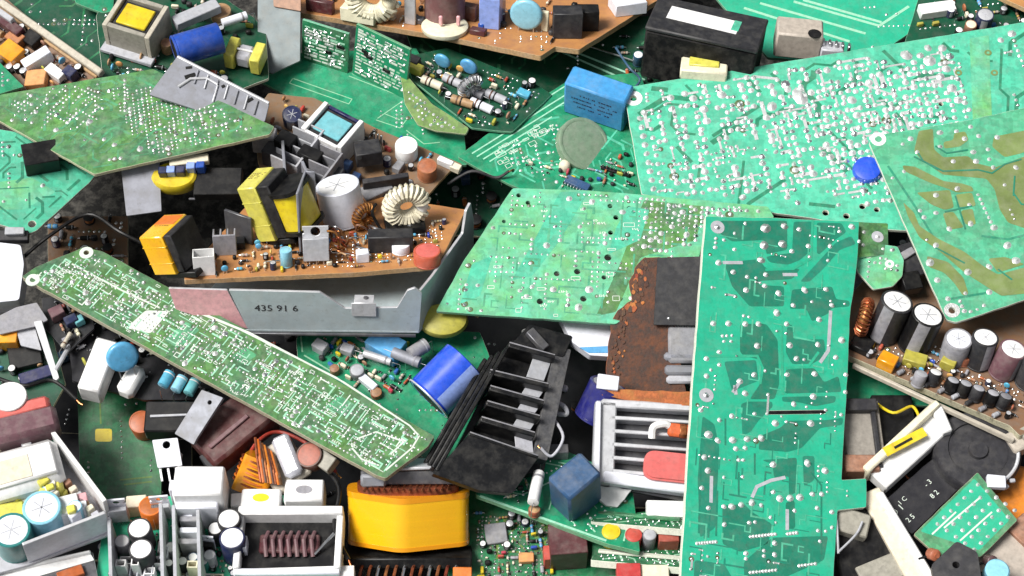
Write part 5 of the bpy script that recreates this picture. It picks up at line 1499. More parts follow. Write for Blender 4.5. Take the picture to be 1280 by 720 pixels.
# ------------------------------------------------------------------ brown capacitor board, right
SB = Board('circuit_board', 'brown board with a pale layered edge and rows of white topped capacitors', (1170, 480, 12), (.06, .66),
           [(1050, 440), (1064, 446), (1262, 532), (1275, 545), (1330, 520), (1380, 470), (1380, 400), (1280, 360), (1100, 330), (1050, 380)], 'brown_board', 'fr4_edge', t=10)
sa = SB.ang(1064, 446, 1275, 545)
mb = MB(); Ls = length(SB, (1066, 452), (1270, 542)); mb.box((0, 0, 0), (Ls, 5, 7), 'beige', 1)
x, y = SB.loc(1166, 497); SB.add('edge_rail', mb, LM(x, y - 3, -6, sa))
for i, (px, py, r, h, k, tp) in enumerate(((1115, 379, 20, 60, 'charcoal', 'white'), (1154, 394, 20, 58, 'black', 'white'), (1200, 422, 17, 38, 'grey', 'white_cool'), (1233, 424, 16, 46, 'charcoal', 'white'), (1263, 437, 17, 44, 'plum', 'white'), (1296, 450, 16, 44, 'charcoal', 'white'))):
    cap(SB, px, py, r, h, k, tp, 'grey' if i != 2 else None, rz=sa + 20 * i, rx=(-7, -3, 2, -4, 3, 0)[i], ry=(4, 6, -3, 2, 5, 0)[i])
toroid(SB, 1080, 398, 17, 7, 'copper', 'copper_dull', 24, flat=False, rz=70, h=24, label='copper wound toroid beside the tall board')
box(SB, 1078, 428, 26, 22, 10, 'black', sa, name='coil_base')
box(SB, 1111, 447, 22, 18, 16, 'amber', sa, name='film_capacitor', label='amber box capacitor')
box(SB, 1145, 446, 28, 18, 12, 'olive_epoxy', sa + 10, name='film_capacitor'); box(SB, 1187, 450, 18, 14, 14, 'olive_epoxy', sa, name='film_capacitor'); cap(SB, 1206, 442, 11, 14, 'terracotta', 'copper_dull', None, vent=False)
for (px, py, k, tp) in ((1168, 468, 'charcoal', 'white'), (1150, 470, 'grey', 'grey_light'), (1190, 478, 'black', 'grey_light'), (1206, 482, 'black', 'grey_light'), (1222, 488, 'charcoal', 'grey_light'), (1240, 494, 'black', 'grey_light'), (1256, 498, 'charcoal', 'grey')):
    cap(SB, px, py, 8, 18, k, tp, None, rx=-18, rz=sa, vent=False)
for i in range(8): axial(SB, 1120 + i * 17, 468 + i * 7.6, 1132 + i * 17, 462 + i * 7.6, 3, ('grey', 'grey_light', 'charcoal')[i % 3], ('black',), dumb=False)
scatter(SB, [(1075, 440), (1120, 420), (1290, 450), (1290, 500), (1265, 525), (1180, 492)], 70, 101, 'rrddcmpsk', sa, .8, 2)
SB.joints(60, 1.2, 2.2, 'solder', [(1075, 440), (1120, 420), (1290, 460), (1265, 525)], .3, 102)

MP = Board('circuit_board', 'small mint board end with rounded corner behind the copper toroid', (1100, 335, 30), (0, .45), [(1060, 300), (1122, 308), (1130, 325), (1128, 345), (1116, 358), (1092, 362), (1072, 340)], 'mask_pale', 'fr4_edge_white', t=4)
MP.joints(14, 1.8, 3.2, 'solder_white', None, .2, 103)
for (px, py) in ((1085, 318), (1112, 330)): MP.ring(px, py, 2, 6, 'silk', 'pad_ring')
KB = Frame('plastic_part', 'dark folded plastic part between mint board end and olive tracked board', 'plastic part', (1138, 330, 0), (.1, .4))
box(KB, 1138, 325, 30, 46, 18, 'charcoal', 20, name='body'); box(KB, 1140, 350, 24, 24, 22, 'black', 10, name='cover'); box(KB, 1135, 316, 20, 10, 22, 'grey', 30, name='lip')
BCp = Frame('blue_button', 'blue round plastic button held under the olive tracked board', 'button', (1082, 212, 26), (-.1, .45))
mb = MB(); mb.lathe([(18, 0), (19, 3), (19, 10), (17, 14), (8, 16)], 'blue', 24); BCp.add('body', mb, LM(*BCp.loc(1084, 213, 8)))
mb = MB(); mb.box((0, 0, 5), (50, 14, 10), 'blue_royal', 3); BCp.add('tab', mb, LM(*BCp.loc(1090, 212, 6), 0, 20))
BS = Board('circuit_board', 'green board sliver under the brown capacitor board', (1110, 480, -36), (0, .5), [(1040, 440), (1160, 480), (1200, 510), (1050, 500)], 'mask_emerald', 'fr4_edge_green', t=5)

# ------------------------------------------------------------------ grey socket blocks beside the tall board
GB = Frame('connector_block', 'dull grey connector block with a pinkish foot beside the tall teal board', 'connector', (1078, 555, -26), (.05, .5), (1, 0))
box(GB, 1079, 540, 46, 84, 24, 'grey_warm', 0, name='body'); box(GB, 1076, 505, 40, 16, 34, 'charcoal', 0, name='latch'); box(GB, 1078, 578, 42, 22, 30, 'tan', 0, name='foot', bev=2)
box(GB, 1096, 545, 6, 80, 30, 'charcoal', 0, name='side_rib'); box(GB, 1120, 535, 50, 90, 8, 'black', 0, name='shroud')

# ------------------------------------------------------------------ white drive frame, bottom right
WF = Frame('drive_chassis', 'cream white plastic frame with a yellow label strip around black panel', 'plastic frame', (1150, 600, -20), (-.05, .46), (90, -80))
def bar(F, p, q, w_, h_, k, name, z=0, bev=2, label=None):
    a = Vector(F.loc(*p, z)); b = Vector(F.loc(*q, z)); d = b - a; m = (a + b) / 2
    mb = MB(); mb.box((0, 0, h_ / 2), (d.length, w_, h_), k, bev)
    return F.add(name, mb, LM(m.x, m.y, z, math.degrees(math.atan2(d.y, d.x))), label=label)
bar(WF, (1092, 606), (1174, 532), 34, 22, 'white', 'frame_rail')
bar(WF, (1078, 600), (1168, 516), 10, 34, 'cream', 'frame_wall')
bar(WF, (1106, 566), (1156, 540), 12, 2.5, 'yellow', 'yellow_label', z=32, bev=.3)
bar(WF, (1118, 560), (1140, 548), 3, 1, 'black', 'printed_text', z=34.5, bev=.1)
bar(WF, (1084, 622), (1150, 740), 26, 24, 'cream', 'frame_rail'); bar(WF, (1096, 626), (1166, 740), 8, 30, 'white', 'frame_lip')
bar(WF, (1166, 520), (1180, 552), 14, 30, 'white', 'frame_end')
PN_ = Board('panel', 'black panel with white printed symbols inside the cream frame', (1155, 610, -16), (-.05, .46), [(1098, 632), (1176, 564), (1216, 594), (1140, 668)], 'mask_black', 'black', t=5, cat='panel', group=None, xdir=(78, -70))
for (t, px, py, sz) in (('+ 4', 1186, 576, 9), ('- 3', 1160, 604, 9), ('C 0', 1192, 590, 9), ('D 1', 1122, 638, 11), ('8 2', 1168, 618, 9), ('2 5', 1138, 648, 9), ('1 C', 1128, 626, 8)):
    PN_.text(t, px, py, sz, 'silk')
PN_.lines([[(1190, 576), (1206, 588)], [(1182, 572), (1186, 592)]], 2, 'silk', .3)
GS = Board('circuit_board', 'small square green board with rows of solder beside the black panel', (1205, 640, 10), (-.05, .46), [(1142, 668), (1222, 590), (1272, 650), (1226, 696), (1180, 702)], 'mask_green_lt', 'fr4_edge', t=5, xdir=(80, -76))
GS.areas([[(1150, 664), (1218, 598), (1262, 650), (1224, 688)]], 'mask_teal', .1, 'copper_area')
for i in range(5):
    GS.pads([(1172 + i * 13 + j * 8.4 - i * 1.5, 655 + i * 8 - j * 8.2, 2.7) for j in range(7)], 'solder_white')
GS.lines([[(1165, 668), (1195, 640)], [(1180, 660), (1225, 622)], [(1200, 676), (1240, 640)]], 2, 'silk', .3, 'tinned_tracks')
DD = Frame('drive_motor', 'black round motor disc with a silver rim beside the cream frame', 'motor', (1226, 562, -22), (0, .5), (1, .4))
mb = MB(); mb.lathe([(50, 0), (52, 3), (52, 20), (49, 24), (36, 24.5), (35, 22), (12, 22), (11, 26)], 'charcoal', 40); DD.add('body', mb, LM(*DD.loc(1222, 564, 20)))
mb = MB(); mb.tube([(47 * math.cos(a), 47 * math.sin(a), 25) for a in [math.radians(-75 + 130 * i / 30) for i in range(31)]], 2.2, 'aluminium_bright', 8); DD.add('rim', mb, LM(*DD.loc(1222, 564, 20)))
box(DD, 1246, 601, 22, 16, 8, 'white_cool', 20, z=26, name='connector'); scatter_pts = [(1262, 590), (1266, 600), (1258, 608)]
for i, (px, py) in enumerate(scatter_pts): box(DD, px, py, 7, 5, 4, 'grey_light', 30 * i, z=20, name='contact')
CH = Frame('ceramic_module', 'dark grey square module with a central hole at the bottom right', 'module', (1198, 705, 36), (-.1, .46), (70, -20))
plate(CH, [(1164, 706), (1196, 676), (1222, 690), (1228, 730), (1190, 750), (1170, 735)], 14, 'charcoal', 'body', holes=[(1195, 706, 4)], rnd=4)
bar(CH, (1166, 735), (1226, 735), 10, 8, 'black', 'lead_strip', z=-14)
LC = Frame('capacitor', 'pale blue round capacitor loose at the bottom right edge', 'capacitor', (1248, 712, 10), (0, .5))
mb = MB(); mb.lathe([(13, 0), (14, 2), (14, 22), (12, 24)], 'blue_light', 22); LC.add('body', mb, LM(*LC.loc(1247, 713, 22)))
for (px, py, k, nm, lab) in ((1163, 692, 'terracotta', 'cable_end', 'terracotta cable end beside the foot of the cream frame'), (1234, 700, 'maroon', 'small_coil', 'small maroon coil beside the pale blue capacitor')):
    Q = Frame(nm, lab, 'coil' if 'coil' in nm else 'cable', (px, py, 8), (0, .5))
    mb = MB(); mb.lathe([(6, 0), (7, 1), (7, 12), (6, 13), (3, 13.5), (3, 16)], k, 14); Q.add('body', mb, LM(0, 0, 0, 0, 30, 20))
    mb = MB(); mb.tube([(0, 0, 2), (-6, -4, 1), (-14, -6, -2)], 1.6, 'black', 7); Q.add('lead', mb)
OC = Frame('wound_coil', 'amber brown wound coil under the small square green board', 'coil', (1262, 640, -70), (0, .5))
mb = MB(); mb.lathe([(40, 0), (46, 6), (46, 34), (40, 40)], 'orange', 30); OC.add('winding', mb, LM(*OC.loc(1275, 625, 36)))
mb = MB(); mb.lathe([(50, -6), (50, 0), (30, 0)], 'brown', 30); OC.add('flange', mb, LM(*OC.loc(1275, 625, 36)))
TBk = Frame('plastic_block', 'tan block at the right edge below the brown capacitor board', 'block', (1268, 560, -14), (0, .5))
box(TBk, 1282, 545, 44, 26, 24, 'beige', 25, name='body', bev=2.5); box(TBk, 1290, 536, 30, 14, 30, 'grey_warm', 25, name='ridge')
TB2 = Frame('plastic_block', 'beige casing at the bottom right corner', 'block', (1262, 690, -40), (0, .5))
box(TB2, 1268, 690, 70, 60, 30, 'beige', 40, name='body', bev=3); box(TB2, 1285, 665, 30, 40, 36, 'tan', 40, name='ridge')
# dark housings beside the frame's foot
DH = Frame('plastic_housing', 'black plastic housing with pale wire edges below the teal tab', 'housing', (1080, 680, -40), (.05, .45), (1, .3))
box(DH, 1085, 680, 80, 90, 30, 'black', 25, name='body', bev=3); box(DH, 1066, 652, 40, 30, 44, 'grey_warm', 0, name='socket', bev=2)
box(DH, 1110, 710, 70, 30, 34, 'grey_warm', 40, name='latch')
wire(DH, [(1048, 690, 48), (1070, 668, 48), (1078, 652, 48)], 1.4, 'grey_light', 'edge_wire'); wire(DH, [(1046, 650, 48), (1047, 670, 48), (1048, 692, 48)], 1.4, 'grey_light', 'edge_wire')

# ------------------------------------------------------------------ rusty part between the pale and tall boards
RU = Frame('rusty_core', 'rusty brown iron block with flaking orange edge beside the tall board', 'iron core', (800, 420, 34), (-.1, .16), (1, 0))
rng = random.Random(9)
pts = ragged([(805, 322), (842, 322), (842, 400), (848, 440), (858, 492), (756, 489), (760, 440), (764, 402), (772, 388), (790, 375), (786, 352), (797, 330)], rng, 1.1, 6)
plate(RU, pts, 16, 'rust', 'core', rnd=.8, edge='rust_orange')
rr = random.Random(31)
for i in range(90):            # loose flakes of orange scale along the left edge
    t = i / 89
    ex = [(805, 324), (790, 352), (791, 376), (772, 392), (765, 420), (761, 452), (759, 486)]
    j = min(int(t * 6), 5); f_ = t * 6 - j
    cx = ex[j][0] + (ex[j + 1][0] - ex[j][0]) * f_ + rr.uniform(1, 6) + rr.uniform(0, 4) ** 2; cy = ex[j][1] + (ex[j + 1][1] - ex[j][1]) * f_
    n_ = rr.randint(6, 9); R_ = rr.uniform(1.6, 4.2) * (1.2 if t < .5 else .8)
    fl = [(cx + R_ * rr.uniform(.6, 1.2) * math.cos(6.283 * q / n_) * .8, cy + R_ * rr.uniform(.6, 1.3) * math.sin(6.283 * q / n_)) for q in range(n_)]
    plate(RU, fl, rr.uniform(1, 3), rr.choice(('rust_orange', 'rust', 'rust')), 'rust_flake', h=.5 + i * .012, rnd=.6)
RS = Frame('rusty_strip', 'thin rusty steel strip between the iron block and white grille', 'steel strip', (815, 495, 38), (0, .3), (100, 6))
plate(RS, ragged([(752, 486), (870, 490), (870, 508), (800, 503), (752, 494)], rng, .8, 10), 5, 'rust_orange', 'strip')
mb = MB(); mb.box((0, 0, 2), (26, 18, 6), 'white_cool', 1); RS.add('label', mb, LM(*RS.loc(760, 478, 3), 0, -4))
GPp = Frame('steel_plate', 'plain dark grey steel plate overlapping the rusty block', 'steel plate', (848, 365, 66), (0, .22), (1, 0))
plate(GPp, [(822, 322), (890, 320), (890, 407), (817, 406)], 4, 'charcoal', 'plate', rnd=1.5); mb = MB(); mb.dome(0, 0, 2.5, 1.5, 'lead', pin=False); GPp.add('screw', mb, LM(*GPp.loc(836, 398)))
for (px, py, sx, sy, k, nm) in ((858, 430, 44, 46, 'grey', 'terminal'), (856, 445, 50, 10, 'aluminium', 'spring'), (858, 462, 52, 12, 'aluminium', 'spring'), (856, 474, 44, 10, 'grey_light', 'spring')):
    box(GPp, px, py, sx, sy, 10, k, 0, z=-16, name=nm, bev=3)
# pale labelled box, violet capacitor
PL = Frame('sticker_box', 'pale lilac box with a blue stripe tucked under the pale board', 'box', (738, 425, 8), (.1, .42), (60, 8))
plate(PL, [(700, 398), (770, 404), (768, 446), (738, 444), (716, 428)], 14, 'white_cool', 'body'); plate(PL, [(724, 434), (768, 432), (768, 441), (736, 441)], 2, 'blue_sky', 'stripe', h=1)
VC = Frame('capacitor', 'violet blue capacitor standing beside the rusty block', 'capacitor', (745, 500, -20), (-.1, .35))
lying_cap(VC, 742, 524, 762, 482, 25, 'violet', end='grey_light', h1=10, h2=36, name='body')
wire(VC, [(690, 500, 12), (705, 508, 14), (708, 518, 12), (690, 516, 10)], 3, 'grey_light', 'lead_wire'); bar(VC, (686, 480), (710, 488), 8, 8, 'grey', 'terminal', z=10)

# ------------------------------------------------------------------ white finned grille with red oval
WG = Frame('finned_grille', 'white metal grille with dark slots and a salmon red oval', 'grille', (805, 570, 12), (.05, .30), (110, 8))
Lw = length(WG, (745, 505), (880, 515))
plate(WG, [(746, 503), (882, 512), (882, 632), (745, 606)], 6, 'steel_dark', 'back_plate', h=-14)
bar(WG, (756, 506), (752, 608), 26, 20, 'aluminium_bright', 'frame_side', z=-10); bar(WG, (746, 508), (744, 606), 6, 26, 'white_cool', 'frame_side', z=-10, bev=1)
bar(WG, (750, 508), (884, 516), 10, 20, 'aluminium_bright', 'frame_top', z=-10); bar(WG, (752, 600), (884, 618), 14, 22, 'white_cool', 'frame_bottom', z=-10)
for i in range(5):
    bar(WG, (762, 527 + i * 16.5), (884, 534 + i * 17.5), 4.5, 22, 'aluminium_bright', 'fin', z=-12, bev=1)
mb = MB(); mb.box((0, 0, 4), (74, 38, 8), 'salmon', 3.6)
mbo = MB(); mbo.box((0, 0, 4), (66, 34, 9), 'salmon', 3); mbo.prism(roundpoly(rect(-34, -17.5, 34, 17.5), 17, 8), 0, 7, 'salmon'); mbo = MB(); mbo.prism(roundpoly(rect(-34, -17.5, 34, 17.5), 17, 8), 0, 7, 'salmon'); mbo.prism(roundpoly(rect(-31.5, -15, 31.5, 15), 15, 8), 7, 9, 'salmon'); WG.add('oval_button', mbo, LM(*WG.loc(840, 585, 12), 10, -2))
wire(WG, [(815, 548, 14), (817, 534, 18), (830, 530, 18), (836, 532, 16)], 4.5, 'white', 'hook'); bar(WG, (834, 538), (884, 544), 16, 10, 'orange', 'fuse', z=10, bev=4); bar(WG, (846, 540), (860, 541), 17, 11, 'copper', 'fuse_cap', z=10, bev=4)
mb = MB(); rng = random.Random(2)
plate(WG, ragged([(748, 606), (790, 612), (772, 634), (758, 632), (746, 622)], rng, 1.2, 6), 8, 'white', 'broken_foot', h=-4)
box(WG, 832, 636, 44, 20, 14, 'white', 3, z=-10, name='connector')

# thin cards seen on edge
for i, (ys, lab, sd) in enumerate(((650, 'thin green card on edge directly below the white grille', 3), (698, 'thin green card on edge, lower of two beside the tall board', 5))):
    EC = Board('circuit_board', lab, (800, ys, -2 - i * 4), (0, .93), [(738, ys + 2), (742, ys - 4), (880, ys - 18), (880, ys + 14), (845, ys + 11)], 'mask_green', 'fr4_edge_white', t=9, rag=.2)
    EC.joints(70, 1.3, 2.2, 'solder', None, .5, 110 + i, margin=3); EC.tracks(14, 2, 'silk_green', .2, seed=sd, grid=7, margin=3)
    bar(EC, (748, ys - 8), (850, ys + 1), 6, 3, 'fr4_edge_white' if i else 'mask_green_lt', 'edge_connector', z=1, bev=.5)
MC = Frame('component_row', 'row of yellow, red and grey parts between the two thin cards', 'components', (800, 678, -22), (0, .6))
cap(MC, 764, 664, 11, 24, 'yellow', 'yellow', None, vent=False); cap(MC, 792, 668, 10, 24, 'red', 'red', None, vent=False); cap(MC, 812, 668, 8, 26, 'grey', 'grey_light', None); box(MC, 836, 668, 24, 18, 22, 'terracotta', 0, name='film_capacitor')
bar(MC, (740, 688), (860, 694), 30, 3, 'mask_green', 'strip_board', z=-3, bev=.4)
MC2 = Frame('component_row', 'red and cream parts below the lower thin card', 'components', (800, 725, -10), (0, .6))
box(MC2, 786, 712, 28, 18, 20, 'red', 0, name='film_capacitor'); box(MC2, 818, 715, 34, 20, 16, 'cream', 0, name='connector'); bar(MC2, (750, 740), (870, 742), 40, 3, 'mask_green', 'strip_board', z=-3, bev=.4)
# ------------------------------------------------------------------ green board with the big blue capacitor and black sink
G5 = Board('circuit_board', 'green board under the blue capacitor, crowded with silver and tan parts', (470, 480, -28), (0, .55),
           [(370, 424), (378, 410), (600, 415), (640, 520), (620, 585), (560, 590), (440, 520), (372, 448)], 'mask_emerald', 'fr4_edge_white', t=5, xdir=(170, 100))
lying_cap(G5, 535, 499, 582, 452, 31, 'blue', end='black', stripe=('auto', 58, 'blue_pale'), h1=24, h2=40, rim='aluminium_bright', label='large blue capacitor with a pale stripe')
box(G5, 482, 427, 44, 30, 22, 'blue_sky', 0, name='film_capacitor'); axial(G5, 480, 436, 536, 458, 7, 'aluminium', ('grey',), h=24, dumb=False); axial(G5, 444, 438, 500, 456, 5, 'aluminium_bright', ('grey',), h=16, dumb=False)
axial(G5, 506, 448, 540, 426, 9, 'grey', ('grey_light',), h=26, dumb=False); box(G5, 400, 430, 18, 14, 14, 'grey_light', 0, name='connector'); box(G5, 434, 434, 16, 12, 12, 'grey_light', 10, name='connector'); box(G5, 460, 476, 26, 10, 10, 'white_cool', -10, name='connector')
cap(G5, 446, 462, 9, 14, 'grey', 'grey_light', None); cap(G5, 418, 460, 6, 10, 'tan', 'tan', None, vent=False); cap(G5, 470, 490, 7, 8, 'terracotta', 'tan', None, vent=False)
scatter(G5, [(395, 424), (500, 424), (530, 450), (500, 490), (460, 492), (400, 450)], 60, 121, 'rrdcskpm', 0, .9, 2)
G5.joints(40, 1.4, 2.4, 'solder_white', None, .3, 122); G5.lines([[(378, 440), (376, 420)], [(380, 444), (420, 468)]], 2, 'silk_green', .25)
OY = Frame('capacitor', 'olive yellow rounded capacitor below the steel tray corner', 'capacitor', (555, 405, 0), (0, .4))
mb = MB(); mb.lathe([(20, 0), (26, 3), (28, 9), (26, 15), (20, 18)], 'olive_epoxy', 26, Matrix.Diagonal((1.1, .8, 1, 1))); OY.add('body', mb, LM(*OY.loc(554, 400, 12)))
wire(OY, [(578, 396, 10), (590, 392, 12), (598, 396, 8)], 2, 'tan', 'lead')

# black extruded heat sink with open fins
BH = Frame('heat_sink', 'black finned heat sink with worn grey spine beside the blue capacitor', 'heat sink', (620, 520, 6), (.28, .42), (-62, 200))
# local x runs down the sink; fins cross it
def P(px, py, h=0):
    return Vector((*BH.loc(px, py, h), h))
plate(BH, [(640, 425), (712, 424), (680, 590), (600, 600), (556, 588)], 16, 'black_anodised', 'base_plate', h=4)
plate(BH, [(662, 405), (716, 420), (704, 446), (640, 430)], 26, 'black_anodised', 'top_block', h=24, rnd=3)
plate(BH, [(694, 432), (714, 437), (684, 576), (666, 571)], 22, 'black_anodised_worn', 'spine', h=22, rnd=2)
fins = [((636, 430), (694, 446)), ((612, 464), (686, 482)), ((612, 484), (680, 503)), ((608, 503), (675, 522)), ((601, 523), (669, 543)), ((586, 542), (673, 572))]
for i, (a, b) in enumerate(fins):
    hh = 34
    A, B_ = P(*a, hh), P(*b, hh)
    d = (B_ - A); m = (A + B_) / 2
    mb = MB(); mb.box((0, 0, -17), (d.length, 7, 38), 'black_anodised', 1.2); mb.box((0, 2.4, 2.2), (d.length * .98, 1.6, .8), 'grey', .3)  # grey strip paints a highlight along each fin's top edge
    BH.add('fin', mb, LM(m.x, m.y, hh - 2, math.degrees(math.atan2(d.y, d.x))))
for i in range(5):
    (a, b), (c, e) = fins[i], fins[i + 1]
    q = [(b[0] - 26, b[1] - 3), (b[0] - 4, b[1] + 3), (e[0] - 6, e[1] - 6), (e[0] - 28, e[1] - 11)]
    plate(BH, q, 2, 'grey_light', 'gap_sheet', h=20, rnd=.6)
plate(BH, [(586, 543), (673, 572), (640, 617), (600, 613), (541, 592)], 9, 'black_anodised', 'end_plate', h=34, rnd=2)
A, B_ = P(634, 434, 34), P(545, 590, 34); d = B_ - A; m = (A + B_) / 2; ang_ = math.degrees(math.atan2(d.y, d.x))
for k_, off in enumerate((0, 7, 14, 21)):
    mb = MB(); mb.box((0, 0, 0), (d.length * (.98 - .05 * k_), 5, 14), 'black_anodised', 1.2)
    BH.add('side_rib', mb, LM(m.x + math.sin(math.radians(ang_)) * off * .7, m.y - math.cos(math.radians(ang_)) * off * .7, 28 - off * 1.1, ang_))
mb = MB(); mb.box((0, 0, 0), (30, 12, 8), 'steel_dark', 1); BH.add('clip', mb, LM(*BH.loc(672, 424, 30), 28, 60))

# ------------------------------------------------------------------ amber transformer
AT = Frame('transformer', 'large amber wound transformer with a pale steel plate on its black core', 'transformer', (510, 650, -30), (.02, .36), (1, 0))
def oval(cx, cy, rx, ry, n=28, p=2.6):
    out = []
    for i in range(n):
        a = 2 * math.pi * i / n; c, s_ = math.cos(a), math.sin(a)
        out.append((cx + rx * abs(c) ** (2 / p) * (1 if c > 0 else -1), cy + ry * abs(s_) ** (2 / p) * (1 if s_ > 0 else -1)))
    return out
# winding: wide rounded drum, axis roughly vertical in the heap
up = Matrix.Rotation(math.radians(-48), 4, 'X')
x, y = AT.loc(511, 648)
hexa = roundpoly([(-71, 26), (-72, -6), (-8, -34), (71, -10), (71, 30)], 12, 5)
def layer(sc, z0, z1, k): mb.prism([(p[0] * sc, p[1] * sc) for p in hexa], z0, z1, k)
mb = MB(); layer(.985, -31, 31, 'tape_amber'); AT.add('winding', mb, LM(x, y, 10, 0, -56), angle=30)
mb = MB()
for i in range(9): layer((1.0, 1.002, .9985)[i % 3], -29 + i * 6.4, -29 + i * 6.4 + 7.0, ('tape_amber', 'tape_amber', 'tape_amber_dark')[(i * 2) % 3] if i in (0, 8) else 'tape_amber')
AT.add('tape', mb, LM(x, y, 10, 0, -56), angle=30)
mb = MB(); layer(1.012, 26, 33, 'tape_amber_dark'); layer(1.012, -33, -28, 'tape_amber_dark')
for (px_, sx_) in ((-40, 20), (36, 14)): mb.box((px_, -18 if px_ < 0 else -22, 0), (sx_, 2, 56), 'tape_amber_dark', .6, Matrix.Translation((0, -6.4 if px_ < 0 else -2.5, 0)) @ Matrix.Rotation(math.radians(-24 if px_ < 0 else 17), 4, 'Z'))
AT.add('tape_edge', mb, LM(x, y, 10, 0, -56), angle=30)
mb = MB(); mb.prism(oval(0, 0, 60, 22), 33, 42, 'copper_dull'); 
for i in range(14): mb.tube([(-50 + i * 7.4, -26, 40), (-46 + i * 7.4, 0, 44), (-50 + i * 7.4, 24, 41)], 1.6, 'copper', 6)
AT.add('coil_wire', mb, LM(x, y, 10, 0, -56))
mb = MB(); mb.box((0, 12, 52), (110, 52, 18), 'steel_dark', 2); mb.box((0, 0, -48), (150, 60, 14), 'black', 2)
AT.add('core', mb, LM(x, y, 10, 0, -56))
mb = MB(); mb.box((16, 0, 64), (78, 34, 4), 'aluminium_bright', 1.2); AT.add('top_plate', mb, LM(x, y, 10, 2, -56))
mb = MB(); mb.box((-40, -12, 50), (30, 18, 16), 'aluminium', 3); AT.add('clamp', mb, LM(x, y, 10, 0, -56))
for i in range(13):
    mb = MB(); mb.tube([(-62 + i * 10, -26, -50), (-64 + i * 10, -34, -52), (-66 + i * 10, -38, -60)], 2., 'copper_dull' if i % 3 else 'lead', 6); AT.add('terminal', mb, LM(x, y, 10, 0, -56))
box(AT, 578, 716, 22, 14, 16, 'orange', 0, z=10, name='spacer')

# ------------------------------------------------------------------ boards below the black sink
G6 = Board('circuit_board', 'green board edge sloping down under the dark blue box', (680, 640, -6), (.02, .72), [(594, 618), (600, 606), (700, 560), (790, 600), (800, 690), (760, 680), (680, 650)], 'mask_emerald', 'fr4_edge_green', t=7)
G6.joints(50, 1.4, 2.6, 'solder_white', None, .4, 131); G6.tracks(20, 2, 'silk_green', .18, seed=132, grid=7); G6.lines([[(600, 620), (758, 676)]], 3, 'silk_green', .3)
o = box(G6, 724, 574, 50, 38, 76, 'blue_steel', 38, name='relay', bev=3, label='dark blue relay box', rx=10, ry=-14)
axial(G6, 664, 640, 676, 580, 7, 'white', ('grey',), h=22, dumb=False); box(G6, 690, 560, 40, 14, 14, 'steel_dark', 0, name='bracket'); cap(G6, 668, 636, 7, 10, 'terracotta', 'tan', None, vent=False)
scatter(G6, [(610, 612), (660, 600), (680, 640), (640, 628)], 10, 133, 'rdsp', 10, .8, 2)
G7 = Board('circuit_board', 'dark green board with fine chips and a maroon box at the bottom', (650, 690, -60), (0, .5), [(560, 620), (620, 600), (800, 680), (800, 790), (560, 790)], 'mask_green', 'fr4_edge_green', t=5)
box(G7, 710, 672, 44, 40, 50, 'maroon', 4, name='film_capacitor', label='maroon box capacitor'); box(G7, 690, 690, 20, 18, 30, 'red', 4, name='film_capacitor'); box(G7, 658, 696, 18, 12, 8, 'orange_soft', 0, name='film_capacitor')
box(G7, 620, 666, 26, 26, 5, 'grey', 8, name='chip'); scatter(G7, [(595, 640), (690, 650), (690, 720), (600, 730)], 70, 134, 'ssssprdmk', 5, .85, 3)
G7.joints(120, 1.2, 2.2, 'solder', [(595, 640), (690, 650), (690, 720), (600, 730)], .6, 135, pitch=5); G7.tracks(20, 2.4, 'mask_olive', .18, seed=136, region=[(620, 640), (690, 650), (690, 700), (620, 690)])

# ------------------------------------------------------------------ bottom left: white metal box full of parts
WB = Frame('metal_box', 'open white metal box of pale coils at the lower left corner', 'metal box', (70, 640, 0), (.06, .55), (1, -.1))
plate(WB, [(-90, 560), (42, 515), (140, 650), (138, 668), (36, 706), (-90, 740)], 4, 'grey_light', 'floor')
La = length(WB, (42, 520), (134, 646))
wall(WB, (40, 522), (136, 650), rect(0, 0, La, 40), 5, 'white', 'side_wall', edge='white')
Lb = length(WB, (36, 704), (138, 664)); wall(WB, (36, 704), (138, 664), rect(0, -4, Lb, 46), 4, 'white_cool', 'front_wall', edge='aluminium_bright')
plate(WB, [(-90, 740), (36, 706), (112, 690), (118, 700), (-90, 760)], 6, 'white', 'lower_flange', h=-8)
# pale coil drum and tape
x, y = WB.loc(20, 585, 46)
mb = MB(); mb.box((0, 0, 14), (118, 62, 28), 'white', 9); mb.box((10, 0, 30), (86, 44, 8), 'white', 3.5); o = WB.add('coil_pack', mb, LM(x - 8, y, 14, 12), label='white wrapped block with a paper label')
mb = MB(); mb.box((-6, -4, 34.6), (60, 30, .6), 'cream', .2); WB.add('paper_label', mb, None, o)
for i in range(9):
    q = random.Random(i); box(WB, 44 + q.uniform(-30, 46), 600 + q.uniform(-20, 26), q.uniform(8, 16), q.uniform(7, 12), q.uniform(20, 34), q.choice(('white', 'cream', 'white_cool', 'yellow_lemon', 'pink')), q.uniform(0, 60), name='small_coil', bev=2)
mb = MB(); mb.box((0, 0, 16), (110, 36, 32), 'plum', 6); WB.add('winding', mb, LM(*WB.loc(14, 536, 40), 16, 10)); mb = MB(); mb.box((0, 0, 12), (100, 22, 26), 'salmon', 5); WB.add('winding', mb, LM(*WB.loc(10, 517, 40), 22, 10))
cap(WB, 12, 495, 20, 50, 'white', 'white', None, vent=False); box(WB, 62, 606, 30, 22, 20, 'yellow_lemon', 10, name='tape', z=16, bev=5)
cap(WB, 14, 662, 22, 44, 'teal_sleeve', 'white_cool', None, label='teal capacitor with pale top'); cap(WB, 52, 634, 22, 44, 'blue_light', 'white_cool', None)
box(WB, 10, 638, 40, 24, 30, 'yellow_lemon', 5, name='film_capacitor', bev=4); box(WB, 84, 630, 26, 24, 34, 'white', 10, name='connector'); box(WB, 100, 622, 16, 12, 30, 'pink', 10, name='coil')
